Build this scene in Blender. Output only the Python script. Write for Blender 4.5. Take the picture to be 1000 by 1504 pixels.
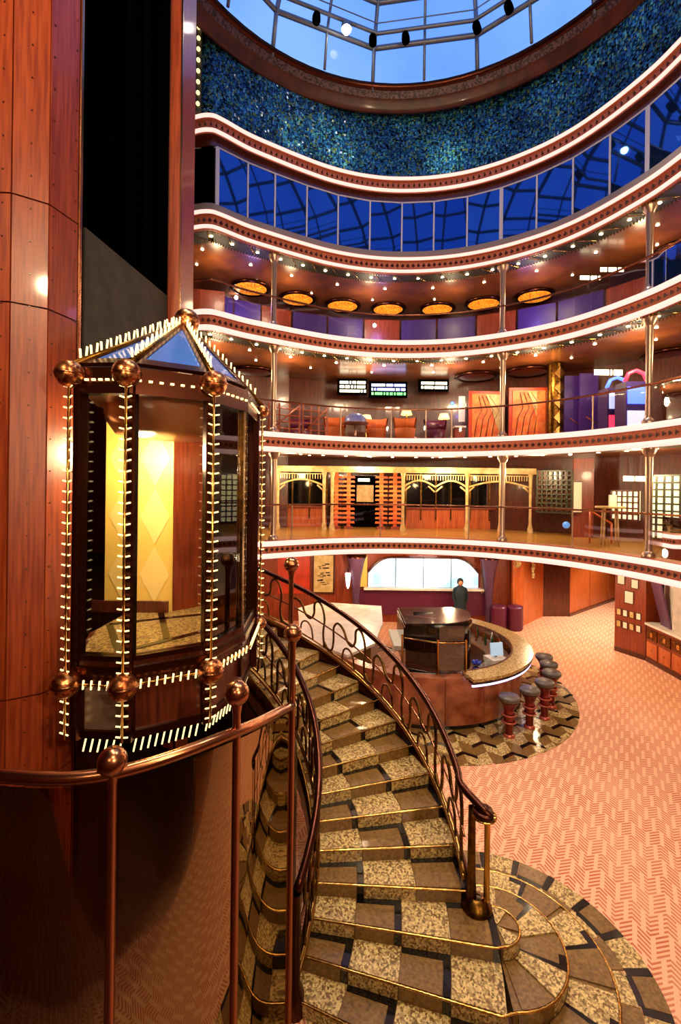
import bpy, math, random
from mathutils import Vector
R=random.Random(7)
sin,cos,pi=math.sin,math.cos,math.pi
sc=bpy.context.scene
for o in list(bpy.data.objects): bpy.data.objects.remove(o)
C=sc.collection
# ---------------------------------------------------------------- camera
F=690.0; H=4.9; RHO=.012
cam=bpy.data.cameras.new('camera'); co=bpy.data.objects.new('camera',cam); C.objects.link(co)
cam.sensor_fit='VERTICAL'; cam.sensor_height=36; cam.lens=F/1504*36; cam.shift_y=-36/1504; cam.clip_start=.05
co.location=(0,0,H); co.rotation_euler=(pi/2,0,0)
co.rotation_mode='XYZ'; co.rotation_euler=(pi/2,-RHO,0)
sc.camera=co
# ---------------------------------------------------------------- world and light
w=bpy.data.worlds.new('dusk_sky'); sc.world=w; w.use_nodes=True
nt=w.node_tree; bg=nt.nodes['Background']
tc=nt.nodes.new('ShaderNodeTexCoord'); nz=nt.nodes.new('ShaderNodeTexNoise'); nz.inputs['Scale'].default_value=2.2; nz.inputs['Detail'].default_value=5
rp=nt.nodes.new('ShaderNodeValToRGB'); rp.color_ramp.elements[0].position=.35; rp.color_ramp.elements[0].color=(.055,.20,.74,1)
rp.color_ramp.elements[1].position=.8; rp.color_ramp.elements[1].color=(.26,.46,.95,1)
nt.links.new(tc.outputs['Generated'],nz.inputs['Vector']); nt.links.new(nz.outputs['Fac'],rp.inputs['Fac']); nt.links.new(rp.outputs['Color'],bg.inputs['Color'])
bg.inputs['Strength'].default_value=1.35
vs=sc.view_settings; vs.view_transform='Standard'; vs.look='None'; vs.exposure=0.12; vs.gamma=1; vs.use_curve_mapping=False
def lamp(kind,loc,power,col,target=None,size=.1,angle=1.6,blend=.6):
    l=bpy.data.lights.new('lamp_light',kind); l.energy=power; l.color=col
    if kind=='AREA': l.size=size
    else: l.shadow_soft_size=size
    if kind=='SPOT': l.spot_size=angle; l.spot_blend=blend
    o=bpy.data.objects.new('lamp_light',l); C.objects.link(o); o.location=loc
    if target is not None:
        o.rotation_euler=(Vector(target)-Vector(loc)).to_track_quat('-Z','Y').to_euler()
    return o
WARM=(1,.72,.42); WHITE=(1,.86,.68); GOLD=(1,.66,.30)
# spotlights of the lighting ring under the dome
DC=Vector((1.38,7.85)); DR=5.6; ZR=16.37
for a,tg,pw in ((.0,(4.5,8,0),2600),(.9,(6,6,0),2200),(2.2,(1.0,5,0.5),2400),(3.3,(1,4.5,.3),2000),(4.3,(-2.5,4.2,3),2200),(5.4,(1.5,11,0),1800)):
    lamp('SPOT',(DC.x+4.75*sin(a),DC.y+4.75*cos(a),17.0),pw,WHITE,tg,.25,.75,.8)
# unseen fill spots added on the camera's side to brighten the atrium
for x,y,z,tg,pw in ((-1.2,-.6,5.7,(-3.0,4.5,6.5),260),(1.5,-.6,5.7,(.5,6,2),420),(4.5,-.6,5.7,(5,12,4),600),(-3,-.6,8.6,(1,13,9),700),(1.0,-.6,8.6,(-2,5,6),700),(4.5,-.6,8.6,(4,13,7),900),(-2,-.6,11.2,(0,14,14),900),(3,-.6,11.2,(3,14,13),1000)):
    lamp('SPOT',(x,y,z),pw,WARM,tg,.12,2.0,.8)
# ---------------------------------------------------------------- helpers
def lin(c):
    if isinstance(c,str): c=tuple(int(c[i:i+2],16)/255 for i in (0,2,4))
    return tuple((x/12.92 if x<=.04045 else ((x+.055)/1.055)**2.4) for x in c)+(1,)
MATS={}
def mat(name,c,rough=.5,metal=0,c2=None,scale=8,kind='noise',stretch=(1,1,1),bump=0,emit=0,coat=0,lo=.35,hi=.65,detail=4,emitc=None,spec=None):
    m=bpy.data.materials.new(name); m.use_nodes=True; n=m.node_tree.nodes; L=m.node_tree.links; b=n['Principled BSDF']
    b.inputs['Roughness'].default_value=rough; b.inputs['Metallic'].default_value=metal
    b.inputs['Coat Weight'].default_value=coat; b.inputs['Coat Roughness'].default_value=.08
    if spec is not None: b.inputs['Specular IOR Level'].default_value=spec
    c=lin(c); b.inputs['Base Color'].default_value=c
    if emit: b.inputs['Emission Color'].default_value=lin(emitc) if emitc else c; b.inputs['Emission Strength'].default_value=emit
    if c2 is not None or bump:
        t=n.new('ShaderNodeTexCoord'); mp=n.new('ShaderNodeMapping'); mp.inputs['Scale'].default_value=stretch
        L.new(t.outputs['Object'],mp.inputs['Vector'])
        if kind=='voronoi': x=n.new('ShaderNodeTexVoronoi'); x.inputs['Scale'].default_value=scale; out=x.outputs['Color']
        elif kind=='wave': x=n.new('ShaderNodeTexWave'); x.inputs['Scale'].default_value=scale; x.inputs['Distortion'].default_value=2; out=x.outputs['Fac']
        else: x=n.new('ShaderNodeTexNoise'); x.inputs['Scale'].default_value=scale; x.inputs['Detail'].default_value=detail; out=x.outputs['Fac']
        L.new(mp.outputs['Vector'],x.inputs['Vector'])
        if c2 is not None:
            r=n.new('ShaderNodeValToRGB'); r.color_ramp.elements[0].position=lo; r.color_ramp.elements[1].position=hi
            r.color_ramp.elements[0].color=c; r.color_ramp.elements[1].color=lin(c2)
            L.new(out,r.inputs['Fac']); L.new(r.outputs['Color'],b.inputs['Base Color'])
        if bump:
            bp=n.new('ShaderNodeBump'); bp.inputs['Strength'].default_value=bump; bp.inputs['Distance'].default_value=.02
            L.new(out,bp.inputs['Height']); L.new(bp.outputs['Normal'],b.inputs['Normal'])
    MATS[name]=m; return m
def glassmat(name,tint=(1,1,1),refl=.10,rough=.02,rc=(1,1,1)):
    m=bpy.data.materials.new(name); m.use_nodes=True; n=m.node_tree.nodes; L=m.node_tree.links; n.remove(n['Principled BSDF'])
    tr=n.new('ShaderNodeBsdfTransparent'); tr.inputs['Color'].default_value=tint+(1,)
    gl=n.new('ShaderNodeBsdfGlossy'); gl.inputs['Roughness'].default_value=rough; gl.inputs['Color'].default_value=rc+(1,)
    fr=n.new('ShaderNodeFresnel'); fr.inputs['IOR'].default_value=1.5
    ad=n.new('ShaderNodeMath'); ad.operation='MULTIPLY_ADD'; ad.inputs[1].default_value=1.0; ad.inputs[2].default_value=refl; ad.use_clamp=True
    mx=n.new('ShaderNodeMixShader'); L.new(fr.outputs[0],ad.inputs[0]); L.new(ad.outputs[0],mx.inputs[0])
    L.new(tr.outputs[0],mx.inputs[1]); L.new(gl.outputs[0],mx.inputs[2]); L.new(mx.outputs[0],n['Material Output'].inputs[0])
    return m
M={}
M['wood']=mat('red_wood','722510',.38,0,'96401a',3,stretch=(14,14,.7),coat=.15)
M['wood_d']=mat('dark_wood','3a150b',.3,0,'5e2612',3,stretch=(10,10,.8),coat=.3)
M['wood_o']=mat('orange_wood','a84a1a',.35,0,'c8672a',3,stretch=(9,9,.6),coat=.25)
M['wood_b']=mat('brown_ceiling','5a2e16',.32,0,'7a4420',2,coat=.2)
M['neon']=mat('neon_pink','906a60',.5,emit=1.3,emitc='ffcabc')
M['rimwood']=mat('rim_wood','3c150d',.42,0,'5a2416',3,coat=.1)
M['rimband']=mat('rim_ornament','6a4a48',.5,.1,'34201e',22,kind='voronoi',bump=.8)
M['lav']=mat('neon_lavender','d8c8ff',.5,emit=3,emitc='c8b8ff')
M['frieze']=mat('copper_frieze','d07a56',.4,.1,'9a4c34',60,bump=.4)
M['boss']=mat('dark_boss','3a160c',.45,.2)
M['gold']=mat('gold','dcb468',.25,1,'b07c34',18)
M['goldd']=mat('aged_gold','7a5420',.3,1,'4a3010',14)
M['copper']=mat('copper_ball','dc9a62',.3,1,'8a4626',34,kind='voronoi',bump=1.0)
M['bronze']=mat('bronze_tube','a86e4c',.24,1)
M['bronze_d']=mat('dark_bronze','4a2416',.25,.9)
M['brass']=mat('brass','c89a50',.2,1)
M['steel']=mat('dome_steel','7a8290',.4,.6)
M['white']=mat('white_frame','c8c4d0',.4)
M['grey']=mat('grey_panel','3a3632',.8,0,'44403a',6,spec=.2)
M['black']=mat('black_void','030303',.9,spec=0)
M['blackg']=mat('black_gloss','07080a',.08,0,coat=.5)
M['granite']=mat('speckled_granite','6e5028',.3,0,'d6b676',52,kind='voronoi',lo=.25,hi=.75,coat=.2)
M['granite_b']=mat('brown_granite','5a3c18',.3,0,'8a6632',30,lo=.3,hi=.75,coat=.25)
M['granite_k']=mat('black_granite','0c0a0a',.15,coat=.3)
M['marble']=mat('red_marble','6a2c16',.25,0,'a05a38',3,coat=.4,detail=8)
M['ledge']=mat('grey_ledge','8a7a74',.5)
M['winglass']=mat('blue_mirror_glass','2c5090',.03,.85)
M['roofglass']=mat('roof_glass_sky_tint','4a78d8',.12,.3)  # blue base colour paints the sky's reflection on the lift roof
M['stainless']=mat('column_metal','b89a86',.3,.8)
M['amber']=mat('amber_glass','e08a20',.4,0,'a04e0c',30,kind='voronoi',emit=0)
M['bulb']=mat('bulb','fff0d0',.4,emit=18,emitc='ffe2b0')
M['bulb2']=mat('small_bulb','ffe0a0',.4,emit=1.7,emitc='ffdc9a')
M['spot']=mat('bright_lamp','ffffff',.4,emit=60,emitc='fff4e0')
M['sign']=mat('sign_letters','fff4d8',.4,emit=5,emitc='fff0c8')
M['sign_g']=mat('green_letters','60e070',.4,emit=3)
M['sign_b']=mat('blue_letters','a8b0ff',.4,emit=4)
M['cream']=mat('cream_paint','d8bc84',.5,0,'b89858',5)
M['yellow']=mat('yellow_panel','e8c060',.45)
M['yellow2']=mat('yellow_diamond','f0d080',.4)
M['purple']=mat('purple_wall','3a2470',.4)
M['plum']=mat('plum_leather','5a1838',.35)
M['violet_p']=mat('violet_pillar','5a3a58',.35)
M['whitetop']=mat('white_counter','f0e4d8',.3,0,'d8ccc0',4)
M['mural']=mat('lit_mural','dff2ff',.4,0,'8ec8e8',1.6,emit=0,detail=7)
M['orange']=mat('orange_paint','d8521c',.5,0,'f08a3c',4)
M['red']=mat('red_panel','c83818',.4,0,'a82c10',4)
M['paper']=mat('paper','e8e0cc',.7)
M['ink']=mat('ink','30241c',.7)
M['lattice']=mat('green_lattice','2c3016',.5)
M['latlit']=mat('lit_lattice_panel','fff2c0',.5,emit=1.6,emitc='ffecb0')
M['floor2']=mat('gold_floor','a87830',.3,0,'c89a48',12,coat=.2)
M['floor3']=mat('brown_floor','5a3020',.5,0,'7a4028',10)
M['seat']=mat('seat_vinyl','4a3e36',.4,0,'5e5248',12)
M['redpost']=mat('red_bronze','6a2018',.28,.6,'8a3424',10)
M['redring']=mat('rose_ring','c06450',.3,.6)
M['cloth']=mat('dark_clothing','10222c',.8)
M['hair']=mat('dark_hair','0c0a0a',.6)
M['skin']=mat('skin','b07858',.6)
M['bronzemirror']=mat('bronze_mirror','6a4418',.22,.85,'2c1a0a',3.5,detail=7)
M['garland']=mat('garland_green','1c2414',.6,0,'3c3c1c',40)
M['clear']=glassmat('clear_glass',(.97,.97,.96),.02)
M['domeglass']=glassmat('dome_glass',(.93,.96,1),-.04)
M['railglass']=glassmat('rail_glass',(.84,.80,.90),-.015)
M['encglass']=glassmat('bronze_enclosure_glass',(.80,.62,.42),.03,.03,(.32,.23,.12))
M['darkglass']=glassmat('smoked_glass',(.55,.55,.55),.06)
def mural_emit():
    m=M['mural']; n=m.node_tree.nodes; L=m.node_tree.links; b=n['Principled BSDF']
    src=[l.from_socket for l in L if l.to_socket==b.inputs['Base Color']][0]
    L.new(src,b.inputs['Emission Color']); b.inputs['Emission Strength'].default_value=.85
    m=M['amber']; n=m.node_tree.nodes; L=m.node_tree.links; b=n['Principled BSDF']
    src=[l.from_socket for l in L if l.to_socket==b.inputs['Base Color']][0]
    L.new(src,b.inputs['Emission Color']); b.inputs['Emission Strength'].default_value=1.6
mural_emit()
def carpet():
    m=bpy.data.materials.new('woven_carpet'); m.use_nodes=True; n=m.node_tree.nodes; L=m.node_tree.links; b=n['Principled BSDF']; b.inputs['Roughness'].default_value=.95; b.inputs['Specular IOR Level'].default_value=.1
    t=n.new('ShaderNodeTexCoord'); mp=n.new('ShaderNodeMapping'); mp.inputs['Rotation'].default_value=(0,0,.55); L.new(t.outputs['Object'],mp.inputs['Vector'])
    def mth(op,a,b2=None,c=None):
        x=n.new('ShaderNodeMath'); x.operation=op
        for i,v in enumerate((a,b2,c)):
            if v is None: continue
            if isinstance(v,(int,float)): x.inputs[i].default_value=v
            else: L.new(v,x.inputs[i])
        return x.outputs[0]
    sp=n.new('ShaderNodeSeparateXYZ'); L.new(mp.outputs['Vector'],sp.inputs[0]); X,Y=sp.outputs[0],sp.outputs[1]
    P=.34
    tri=mth('MULTIPLY',mth('PINGPONG',X,P/2),.9)            # zigzag rows
    v=mth('ADD',Y,tri)
    st=mth('GREATER_THAN',mth('FRACT',mth('DIVIDE',v,.062)),.52)
    cell=mth('FLOOR',mth('DIVIDE',v,.31)); xx=mth('ADD',X,mth('MULTIPLY',cell,.085))
    brk=mth('GREATER_THAN',mth('FRACT',mth('DIVIDE',xx,P/2)),.28)
    fac=mth('MULTIPLY',st,brk)
    nz=n.new('ShaderNodeTexNoise'); nz.inputs['Scale'].default_value=1.2; L.new(t.outputs['Object'],nz.inputs['Vector'])
    mx=n.new('ShaderNodeMix'); mx.data_type='RGBA'; mx.inputs[6].default_value=lin('dea884'); mx.inputs[7].default_value=lin('b45e46'); L.new(mth('MULTIPLY',fac,mth('ADD',nz.outputs['Fac'],.35)),mx.inputs[0])
    L.new(mx.outputs[2],b.inputs['Base Color'])
    bp=n.new('ShaderNodeBump'); bp.inputs['Strength'].default_value=.25; bp.inputs['Distance'].default_value=.01; L.new(fac,bp.inputs['Height']); L.new(bp.outputs['Normal'],b.inputs['Normal'])
    return m
M['carpet']=carpet()
def mosaic_mat():
    m=bpy.data.materials.new('glass_mosaic'); m.use_nodes=True; n=m.node_tree.nodes; L=m.node_tree.links; b=n['Principled BSDF']; b.inputs['Roughness'].default_value=.2; b.inputs['Metallic'].default_value=.15
    g=n.new('ShaderNodeNewGeometry'); r=n.new('ShaderNodeValToRGB'); e=r.color_ramp; e.interpolation='CONSTANT'
    cols=['143c68','2a70b8','1c5490','3a90b8','10283c','5aa8b8','2464a8','3c7a78','1c4a90','3c84c8','6a8a58','286078']
    e.elements[0].color=lin(cols[0]); e.elements[1].position=1/12; e.elements[1].color=lin(cols[1])
    for i in range(2,12):
        x=e.elements.new(i/12); x.color=lin(cols[i])
    L.new(g.outputs['Random Per Island'],r.inputs['Fac'])
    t=n.new('ShaderNodeTexCoord'); z=n.new('ShaderNodeTexNoise'); z.inputs['Scale'].default_value=.9; z.inputs['Detail'].default_value=3; L.new(t.outputs['Object'],z.inputs['Vector'])
    r2=n.new('ShaderNodeValToRGB'); r2.color_ramp.elements[0].position=.35; r2.color_ramp.elements[0].color=(.35,.35,.4,1); r2.color_ramp.elements[1].position=.68; r2.color_ramp.elements[1].color=(1.3,1.3,1.2,1); L.new(z.outputs['Fac'],r2.inputs['Fac'])
    mx=n.new('ShaderNodeMix'); mx.data_type='RGBA'; mx.blend_type='MULTIPLY'; mx.inputs[0].default_value=1; L.new(r.outputs['Color'],mx.inputs[6]); L.new(r2.outputs['Color'],mx.inputs[7]); L.new(mx.outputs[2],b.inputs['Base Color'])
    return m
M['mosaic']=mosaic_mat()

ORG={}
class MB:
    def __init__(s): s.v=[]; s.f=[]; s.sm=[]
    def add(s,v,f,smooth=False):
        o=len(s.v); s.v+= [tuple(p) for p in v]; s.f+=[tuple(i+o for i in q) for q in f]; s.sm+=[smooth]*len(f); return s
    def box(s,c,d,rz=0):
        x,y,z=[k/2 for k in d]; ca,sa=cos(rz),sin(rz); V=[]
        for a,b,g in ((-1,-1,-1),(1,-1,-1),(1,1,-1),(-1,1,-1),(-1,-1,1),(1,-1,1),(1,1,1),(-1,1,1)):
            V.append((c[0]+a*x*ca-b*y*sa,c[1]+a*x*sa+b*y*ca,c[2]+g*z))
        return s.add(V,[(3,2,1,0),(4,5,6,7),(0,1,5,4),(1,2,6,5),(2,3,7,6),(3,0,4,7)])
    def prism(s,poly,z0,z1):
        n=len(poly); A=sum(poly[i][0]*poly[(i+1)%n][1]-poly[(i+1)%n][0]*poly[i][1] for i in range(n))
        if A<0: poly=poly[::-1]
        V=[(p[0],p[1],z0) for p in poly]+[(p[0],p[1],z1) for p in poly]
        return s.add(V,[tuple(range(n-1,-1,-1)),tuple(range(n,2*n))]+[(i,(i+1)%n,(i+1)%n+n,i+n) for i in range(n)])
    def slab(s,quad,t):   # quad: 4+ points 3D, extruded along its normal by t
        q=[Vector(p) for p in quad]; nrm=(q[1]-q[0]).cross(q[2]-q[0]).normalized()*t; n=len(q)
        V=[p-nrm*.5 for p in q]+[p+nrm*.5 for p in q]
        return s.add(V,[tuple(range(n-1,-1,-1)),tuple(range(n,2*n))]+[(i,(i+1)%n,(i+1)%n+n,i+n) for i in range(n)])
    def tube(s,path,r,n=8,closed=False,cap=True):
        P=[Vector(p) for p in path]; m=len(P); V=[]; up=None
        for i,p in enumerate(P):
            a=P[(i-1)%m] if (i>0 or closed) else p; b=P[(i+1)%m] if (i<m-1 or closed) else p
            t=(b-a); t=t.normalized() if t.length>1e-9 else Vector((0,0,1))
            if up is None: up=Vector((0,0,1)) if abs(t.z)<.9 else Vector((1,0,0))
            x=t.cross(up)
            if x.length<1e-6: x=t.orthogonal()
            x.normalize(); y=x.cross(t); up=y
            rr=r[i] if isinstance(r,(list,tuple)) else r
            for k in range(n):
                an=2*pi*k/n; V.append(p+x*rr*cos(an)+y*rr*sin(an))
        Fc=[]
        for i in range(m if closed else m-1):
            for k in range(n):
                a=i*n+k; b=i*n+(k+1)%n; c=((i+1)%m)*n+(k+1)%n; d=((i+1)%m)*n+k; Fc.append((d,c,b,a))
        s.add(V,Fc,True)
        if cap and not closed: o=len(s.v)-len(V); s.f+=[tuple(o+k for k in range(n)),tuple(o+(m-1)*n+k for k in range(n-1,-1,-1))]; s.sm+=[False]*2
        return s
    def lathe(s,prof,c=(0,0,0),n=16,smooth=True):
        V=[];
        for r,z in prof:
            for k in range(n): a=2*pi*k/n; V.append((c[0]+r*cos(a),c[1]+r*sin(a),c[2]+z))
        Fc=[(i*n+k,i*n+(k+1)%n,(i+1)*n+(k+1)%n,(i+1)*n+k) for i in range(len(prof)-1) for k in range(n)]
        return s.add(V,Fc,smooth)
    def ball(s,c,r,n=14,m=8,sz=1):
        return s.lathe([(max(1e-4,r*sin(pi*i/m)),-r*sz*cos(pi*i/m)) for i in range(m+1)],c,n)
    def wedge(s,c,r0,r1,a0,a1,z0,z1,n=1):
        poly=[(c[0]+r1*cos(a0+(a1-a0)*i/n),c[1]+r1*sin(a0+(a1-a0)*i/n)) for i in range(n+1)]
        if r0>1e-4: poly+=[(c[0]+r0*cos(a1-(a1-a0)*i/n),c[1]+r0*sin(a1-(a1-a0)*i/n)) for i in range(n+1)]
        else: poly.append(tuple(c[:2]))
        return s.prism(poly,z0,z1)
    def grid(s,rows,closed=False,smooth=True):   # rows of equal length points
        n=len(rows[0]); V=[p for r in rows for p in r]
        return s.add(V,[(i*n+k,i*n+(k+1)%n,(i+1)*n+(k+1)%n,(i+1)*n+k) for i in range(len(rows)-1) for k in range(n if closed else n-1)],smooth)
    def mesh(s,name,m,org=Vector((0,0,0))):
        me=bpy.data.meshes.new(name); me.from_pydata([Vector(p)-org for p in s.v],[],s.f)
        me.polygons.foreach_set('use_smooth',s.sm); me.materials.append(M[m] if isinstance(m,str) else m); me.update(); return me
    def build(s,name,m,parent=None,label=None,cat=None,group=None,kind=None):
        if parent is not None: org=ORG[parent]
        else:
            xs=[p[0] for p in s.v]; ys=[p[1] for p in s.v]; zs=[p[2] for p in s.v]
            org=Vector(((min(xs)+max(xs))/2,(min(ys)+max(ys))/2,min(zs)))
        o=bpy.data.objects.new(name,s.mesh(name,m,org)); C.objects.link(o); ORG[o]=org
        if parent is not None: o.parent=parent
        else: o.location=org
        return tag(o,label,cat,group,kind)
def tag(o,label=None,cat=None,group=None,kind=None):
    for k,v in (('label',label),('category',cat),('group',group),('kind',kind)):
        if v: o[k]=v
    return o
def thing(name,label,cat,loc,group=None):
    o=bpy.data.objects.new(name,None); C.objects.link(o); o.location=loc; o.empty_display_size=.1; ORG[o]=Vector(loc); return tag(o,label,cat,group)
def struct(name,loc=(0,0,0)):
    o=bpy.data.objects.new(name,None); C.objects.link(o); o.location=loc; ORG[o]=Vector(loc); o['kind']='structure'; return o
def dup(root,loc,rz=0,label=None):
    r=root.copy(); C.objects.link(r); r.location=loc; r.rotation_euler=(0,0,rz)
    if label: r['label']=label
    for ch in root.children:
        c=ch.copy(); C.objects.link(c); c.parent=r
        for g in ch.children: d=g.copy(); C.objects.link(d); d.parent=c
    return r
def piece(me,name,parent,loc=(0,0,0),rz=0):      # share mesh data
    o=bpy.data.objects.new(name,me); C.objects.link(o); o.parent=parent; o.location=Vector(loc); o.rotation_euler=(0,0,rz); return o
def ray(px,py):
    u=(px-500)/F; v=(716-py)/F
    return (u*cos(RHO)-v*sin(RHO), u*sin(RHO)+v*cos(RHO))
def atd(px,py,d): x,z=ray(px,py); return Vector((x*d,d,H+z*d))
def atz(px,py,z): x,q=ray(px,py); d=(z-H)/q; return Vector((x*d,d,z))
def spline(pts,n=8,closed=False):
    P=[Vector(p) for p in pts]; m=len(P); out=[]
    for i in range(m if closed else m-1):
        p0=P[(i-1)%m] if (closed or i>0) else P[i]*2-P[i+1]; p1=P[i]; p2=P[(i+1)%m]; p3=P[(i+2)%m] if (closed or i<m-2) else p2*2-p1
        for k in range(n):
            t=k/n; out.append(.5*((2*p1)+(p2-p0)*t+(2*p0-5*p1+4*p2-p3)*t*t+(3*p1-p0-3*p2+p3)*t**3))
    if not closed: out.append(P[-1])
    return out
# ---------------------------------------------------------------- plan of the galleries
D=14.0
FIT={280:.842,304:.836,322:.846,360:.88,400:.91,440:.94,480:.968,520:.988,560:.999,600:1,640:.993,680:.978,720:.955,760:.926,800:.893,840:.855,880:.812,920:.768,960:.725,1000:.68}
cp=[(-7.5,12.9,0),(-6,12.6,0),(-4.9,12.2,0)]+[((x-500)/F*d*D-.03,d*D,0) for x,d in FIT.items()]+[(7.0,8.8,0),(7.02,7.4,0),(7.02,6,0),(7.02,3,0),(7.02,0,0),(7.02,-2.4,0)]
PL=spline(cp,5)
PN=[]
for i,p in enumerate(PL):
    t=(PL[min(i+1,len(PL)-1)]-PL[max(i-1,0)]).normalized(); PN.append(Vector((-t.y,t.x,0)))   # outward
NP=len(PL)
def off(o): return [PL[i]+PN[i]*o for i in range(NP)]
def sweep(prof,lo=0,hi=None,closed=False):
    hi=hi or NP; b=MB(); rows=[]
    for i in range(lo,hi):
        rows.append([(PL[i].x+PN[i].x*o,PL[i].y+PN[i].y*o,z) for o,z in prof])
    return b.grid(rows,closed,False)
def on_curve(px,o=0,v=0):   # point of the offset plan line that stands on the image column px
    t=ray(px,716-v*F)[0]; Q=off(o)
    for i in range(NP-1):
        a=Q[i].x-t*Q[i].y; b=Q[i+1].x-t*Q[i+1].y
        if Q[i].y>3 and a<=0<b:
            k=a/(a-b); return Q[i].lerp(Q[i+1],k), PN[i].lerp(PN[i+1],k).normalized()
    return Q[-8],PN[-8]
ARC=[0]
for i in range(1,NP): ARC.append(ARC[-1]+(PL[i]-PL[i-1]).length)
def at_s(s,o=0):
    for i in range(NP-1):
        if ARC[i]<=s<=ARC[i+1]:
            k=(s-ARC[i])/(ARC[i+1]-ARC[i]); n=PN[i].lerp(PN[i+1],k).normalized(); return PL[i].lerp(PL[i+1],k)+n*o,n
    return PL[-1]+PN[-1]*o,PN[-1]
S0=ARC[5*5]; S1=ARC[5*23]      # stretch in view
# ---------------------------------------------------------------- setting
fl=MB().prism([(-9,-2.5),(16,-2.5),(16,24),(-9,24)],-.1,0).build('floor','carpet',kind='structure')
MB().prism([(-9,-2.7),(16,-2.7),(16,-2.5),(-9,-2.5)],0,16.4).build('wall_back','wood',kind='structure')
MB().prism([(-9.2,-2.7),(-9,-2.7),(-9,24),(-9.2,24)],0,16.4).build('wall_left','wood',kind='structure')
MB().prism([(16,-2.7),(16.2,-2.7),(16.2,24.2),(16,24.2)],0,16.4).build('wall_right','wood',kind='structure')
MB().prism([(-9,24),(16,24),(16,24.2),(-9,24.2)],0,16.4).build('wall_far','wood_d',kind='structure')
# ceiling plate with the round opening of the dome
b=MB(); NR=64; inner=[];outer=[]
for k in range(NR):
    a=2*pi*k/NR; x,y=sin(a),cos(a); inner.append((DC.x+6.15*x,DC.y+6.15*y,16.42))
    q=min((16-DC.x)/x if x>1e-6 else 1e9,(-9-DC.x)/x if x<-1e-6 else 1e9,(24-DC.y)/y if y>1e-6 else 1e9,(-2.6-DC.y)/y if y<-1e-6 else 1e9); outer.append((DC.x+q*x,DC.y+q*y,16.42))
b.grid([inner,outer],True,False); b.build('ceiling','wood_d',kind='structure')
# near edge of the second deck under the camera
MB().prism([(-9,-2.5),(7.0,-2.5),(7.0,.9),(-.2,.9),(-2.2,1.5),(-9,1.5)],3.0,3.4).build('floor_landing','floor3',kind='structure')
DECK=[('trim_1',3.02,.33),('trim_2',5.92,.40),('trim_3',8.85,.39),('trim_4',11.36,.37),('trim_5',13.76,.36)]
bossme=MB().ball((0,0,0),.045,8,4).mesh('boss','boss')
for k,(nm,zb,h) in enumerate(DECK):
    t=struct(nm,(2,14,zb))
    sweep([(.55,zb-.03),(.05,zb-.05),(.05,zb-.075),(-.01,zb-.075),(-.01,zb+.06),(.05,zb+.075),(.05,zb+h-.075),(-.01,zb+h-.06),(-.01,zb+h+.07),(.3,zb+h+.09)]).build('frieze','frieze',t)
    for z in (zb,zb+h):
        b=MB(); rows=[[(PL[i].x+PN[i].x*(-.012-.06*cos(a)),PL[i].y+PN[i].y*(-.012-.06*cos(a)),z+(.07 if k<3 else .045)*sin(a)) for a in (-1.57,-.8,0,.8,1.57)] for i in range(NP)]
        b.grid(rows).build('neon_strip','neon',t)
    b=MB(); s=S0-2
    while s<S1+1:
        p,n=at_s(s,.045); zc=zb+h/2; tx=Vector((-n.y,n.x,0)); r=.055 if k<4 else .035
        b.add([p+tx*r+Vector((0,0,zc)),p-n*.04+Vector((0,0,zc+.06)),p-tx*r+Vector((0,0,zc)),p-n*.04+Vector((0,0,zc-.06)),p-n*.05+Vector((0,0,zc))],[(0,1,4),(1,2,4),(2,3,4),(3,0,4)])
        s+=.155
    b.build('ornament_row','boss',t,kind='stuff')
    if k<3:
        fz=zb+h+.09
        sweep([(.25,fz),(5.2,fz)],32).build('floor_gallery',('floor2','floor3','floor3')[k],kind='structure')
    if k<4:
        # soffit: dark strip with hanging trim, then the ceiling of the deck below
        sweep([(.04,zb-.06),(.58,zb-.06),(.58,zb+.06),(.64,zb+.06)]).build('trim_6','garland' if k else 'wood_d',kind='structure')
        sweep([(.6,zb+.06),(5.2,zb+.06)],32).build('ceiling','wood_b',kind='structure')
# hanging fringe on the two upper soffits
for k in (2,3):
    zb=DECK[k][1]; b=MB(); s=S0-1
    while s<S1:
        for o in (.06,.56):
            p,n=at_s(s,o); b.box((p.x,p.y,zb-.085),(.022,.022,.05))
        s+=.075
    b.build('bead_fringe','gold',None,'gold bead fringe along the soffit edge of the '+('fourth' if k==3 else 'third')+' gallery','fringe',kind='stuff')
    b=MB(); s=S0-1
    while s<S1:
        p,n=at_s(s,.1); q,_=at_s(s+.3,.5); b.tube([(p.x,p.y,zb-.08),(q.x,q.y,zb-.08)],.012,4); s+=.62
    b.build('soffit_bars','brass',None,'slim brass bars slanting across the dark soffit of the '+('fourth' if k==3 else 'third')+' gallery','trim bars',kind='stuff')
# gallery back walls
for k,(z0,z1,m) in enumerate(((3.44,5.98,'wood_d'),(6.41,8.91,'wood_d'),(9.33,11.42,'wood_d'))):
    sweep([(4.0,z0),(4.0,z1)],34).build('wall_gallery',m,kind='structure')
for k in range(1,4):
    zb=DECK[k][1]; LPOLY=[(-9,13.3),(-4.6,12.6),(-3.9,12.32),(-3.3,12.25),(-2.8,12.6),(-1.7,13.4),(-2.2,17.5),(-9,17.5)]; MB().prism(LPOLY,zb+.062,zb+.1).build('ceiling_left','wood_b',kind='structure'); MB().prism([(x,y-.3) for x,y in LPOLY],DECK[k-1][1]+DECK[k-1][2]+.04,DECK[k-1][1]+DECK[k-1][2]+.088).build('floor_left','floor3',kind='structure')
MB().prism([(-9,15.6),(-1.9,16.9),(-1.9,17.0),(-9,15.8)],3.4,11.4).build('wall_gallery_left','wood_d',kind='structure')
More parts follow.
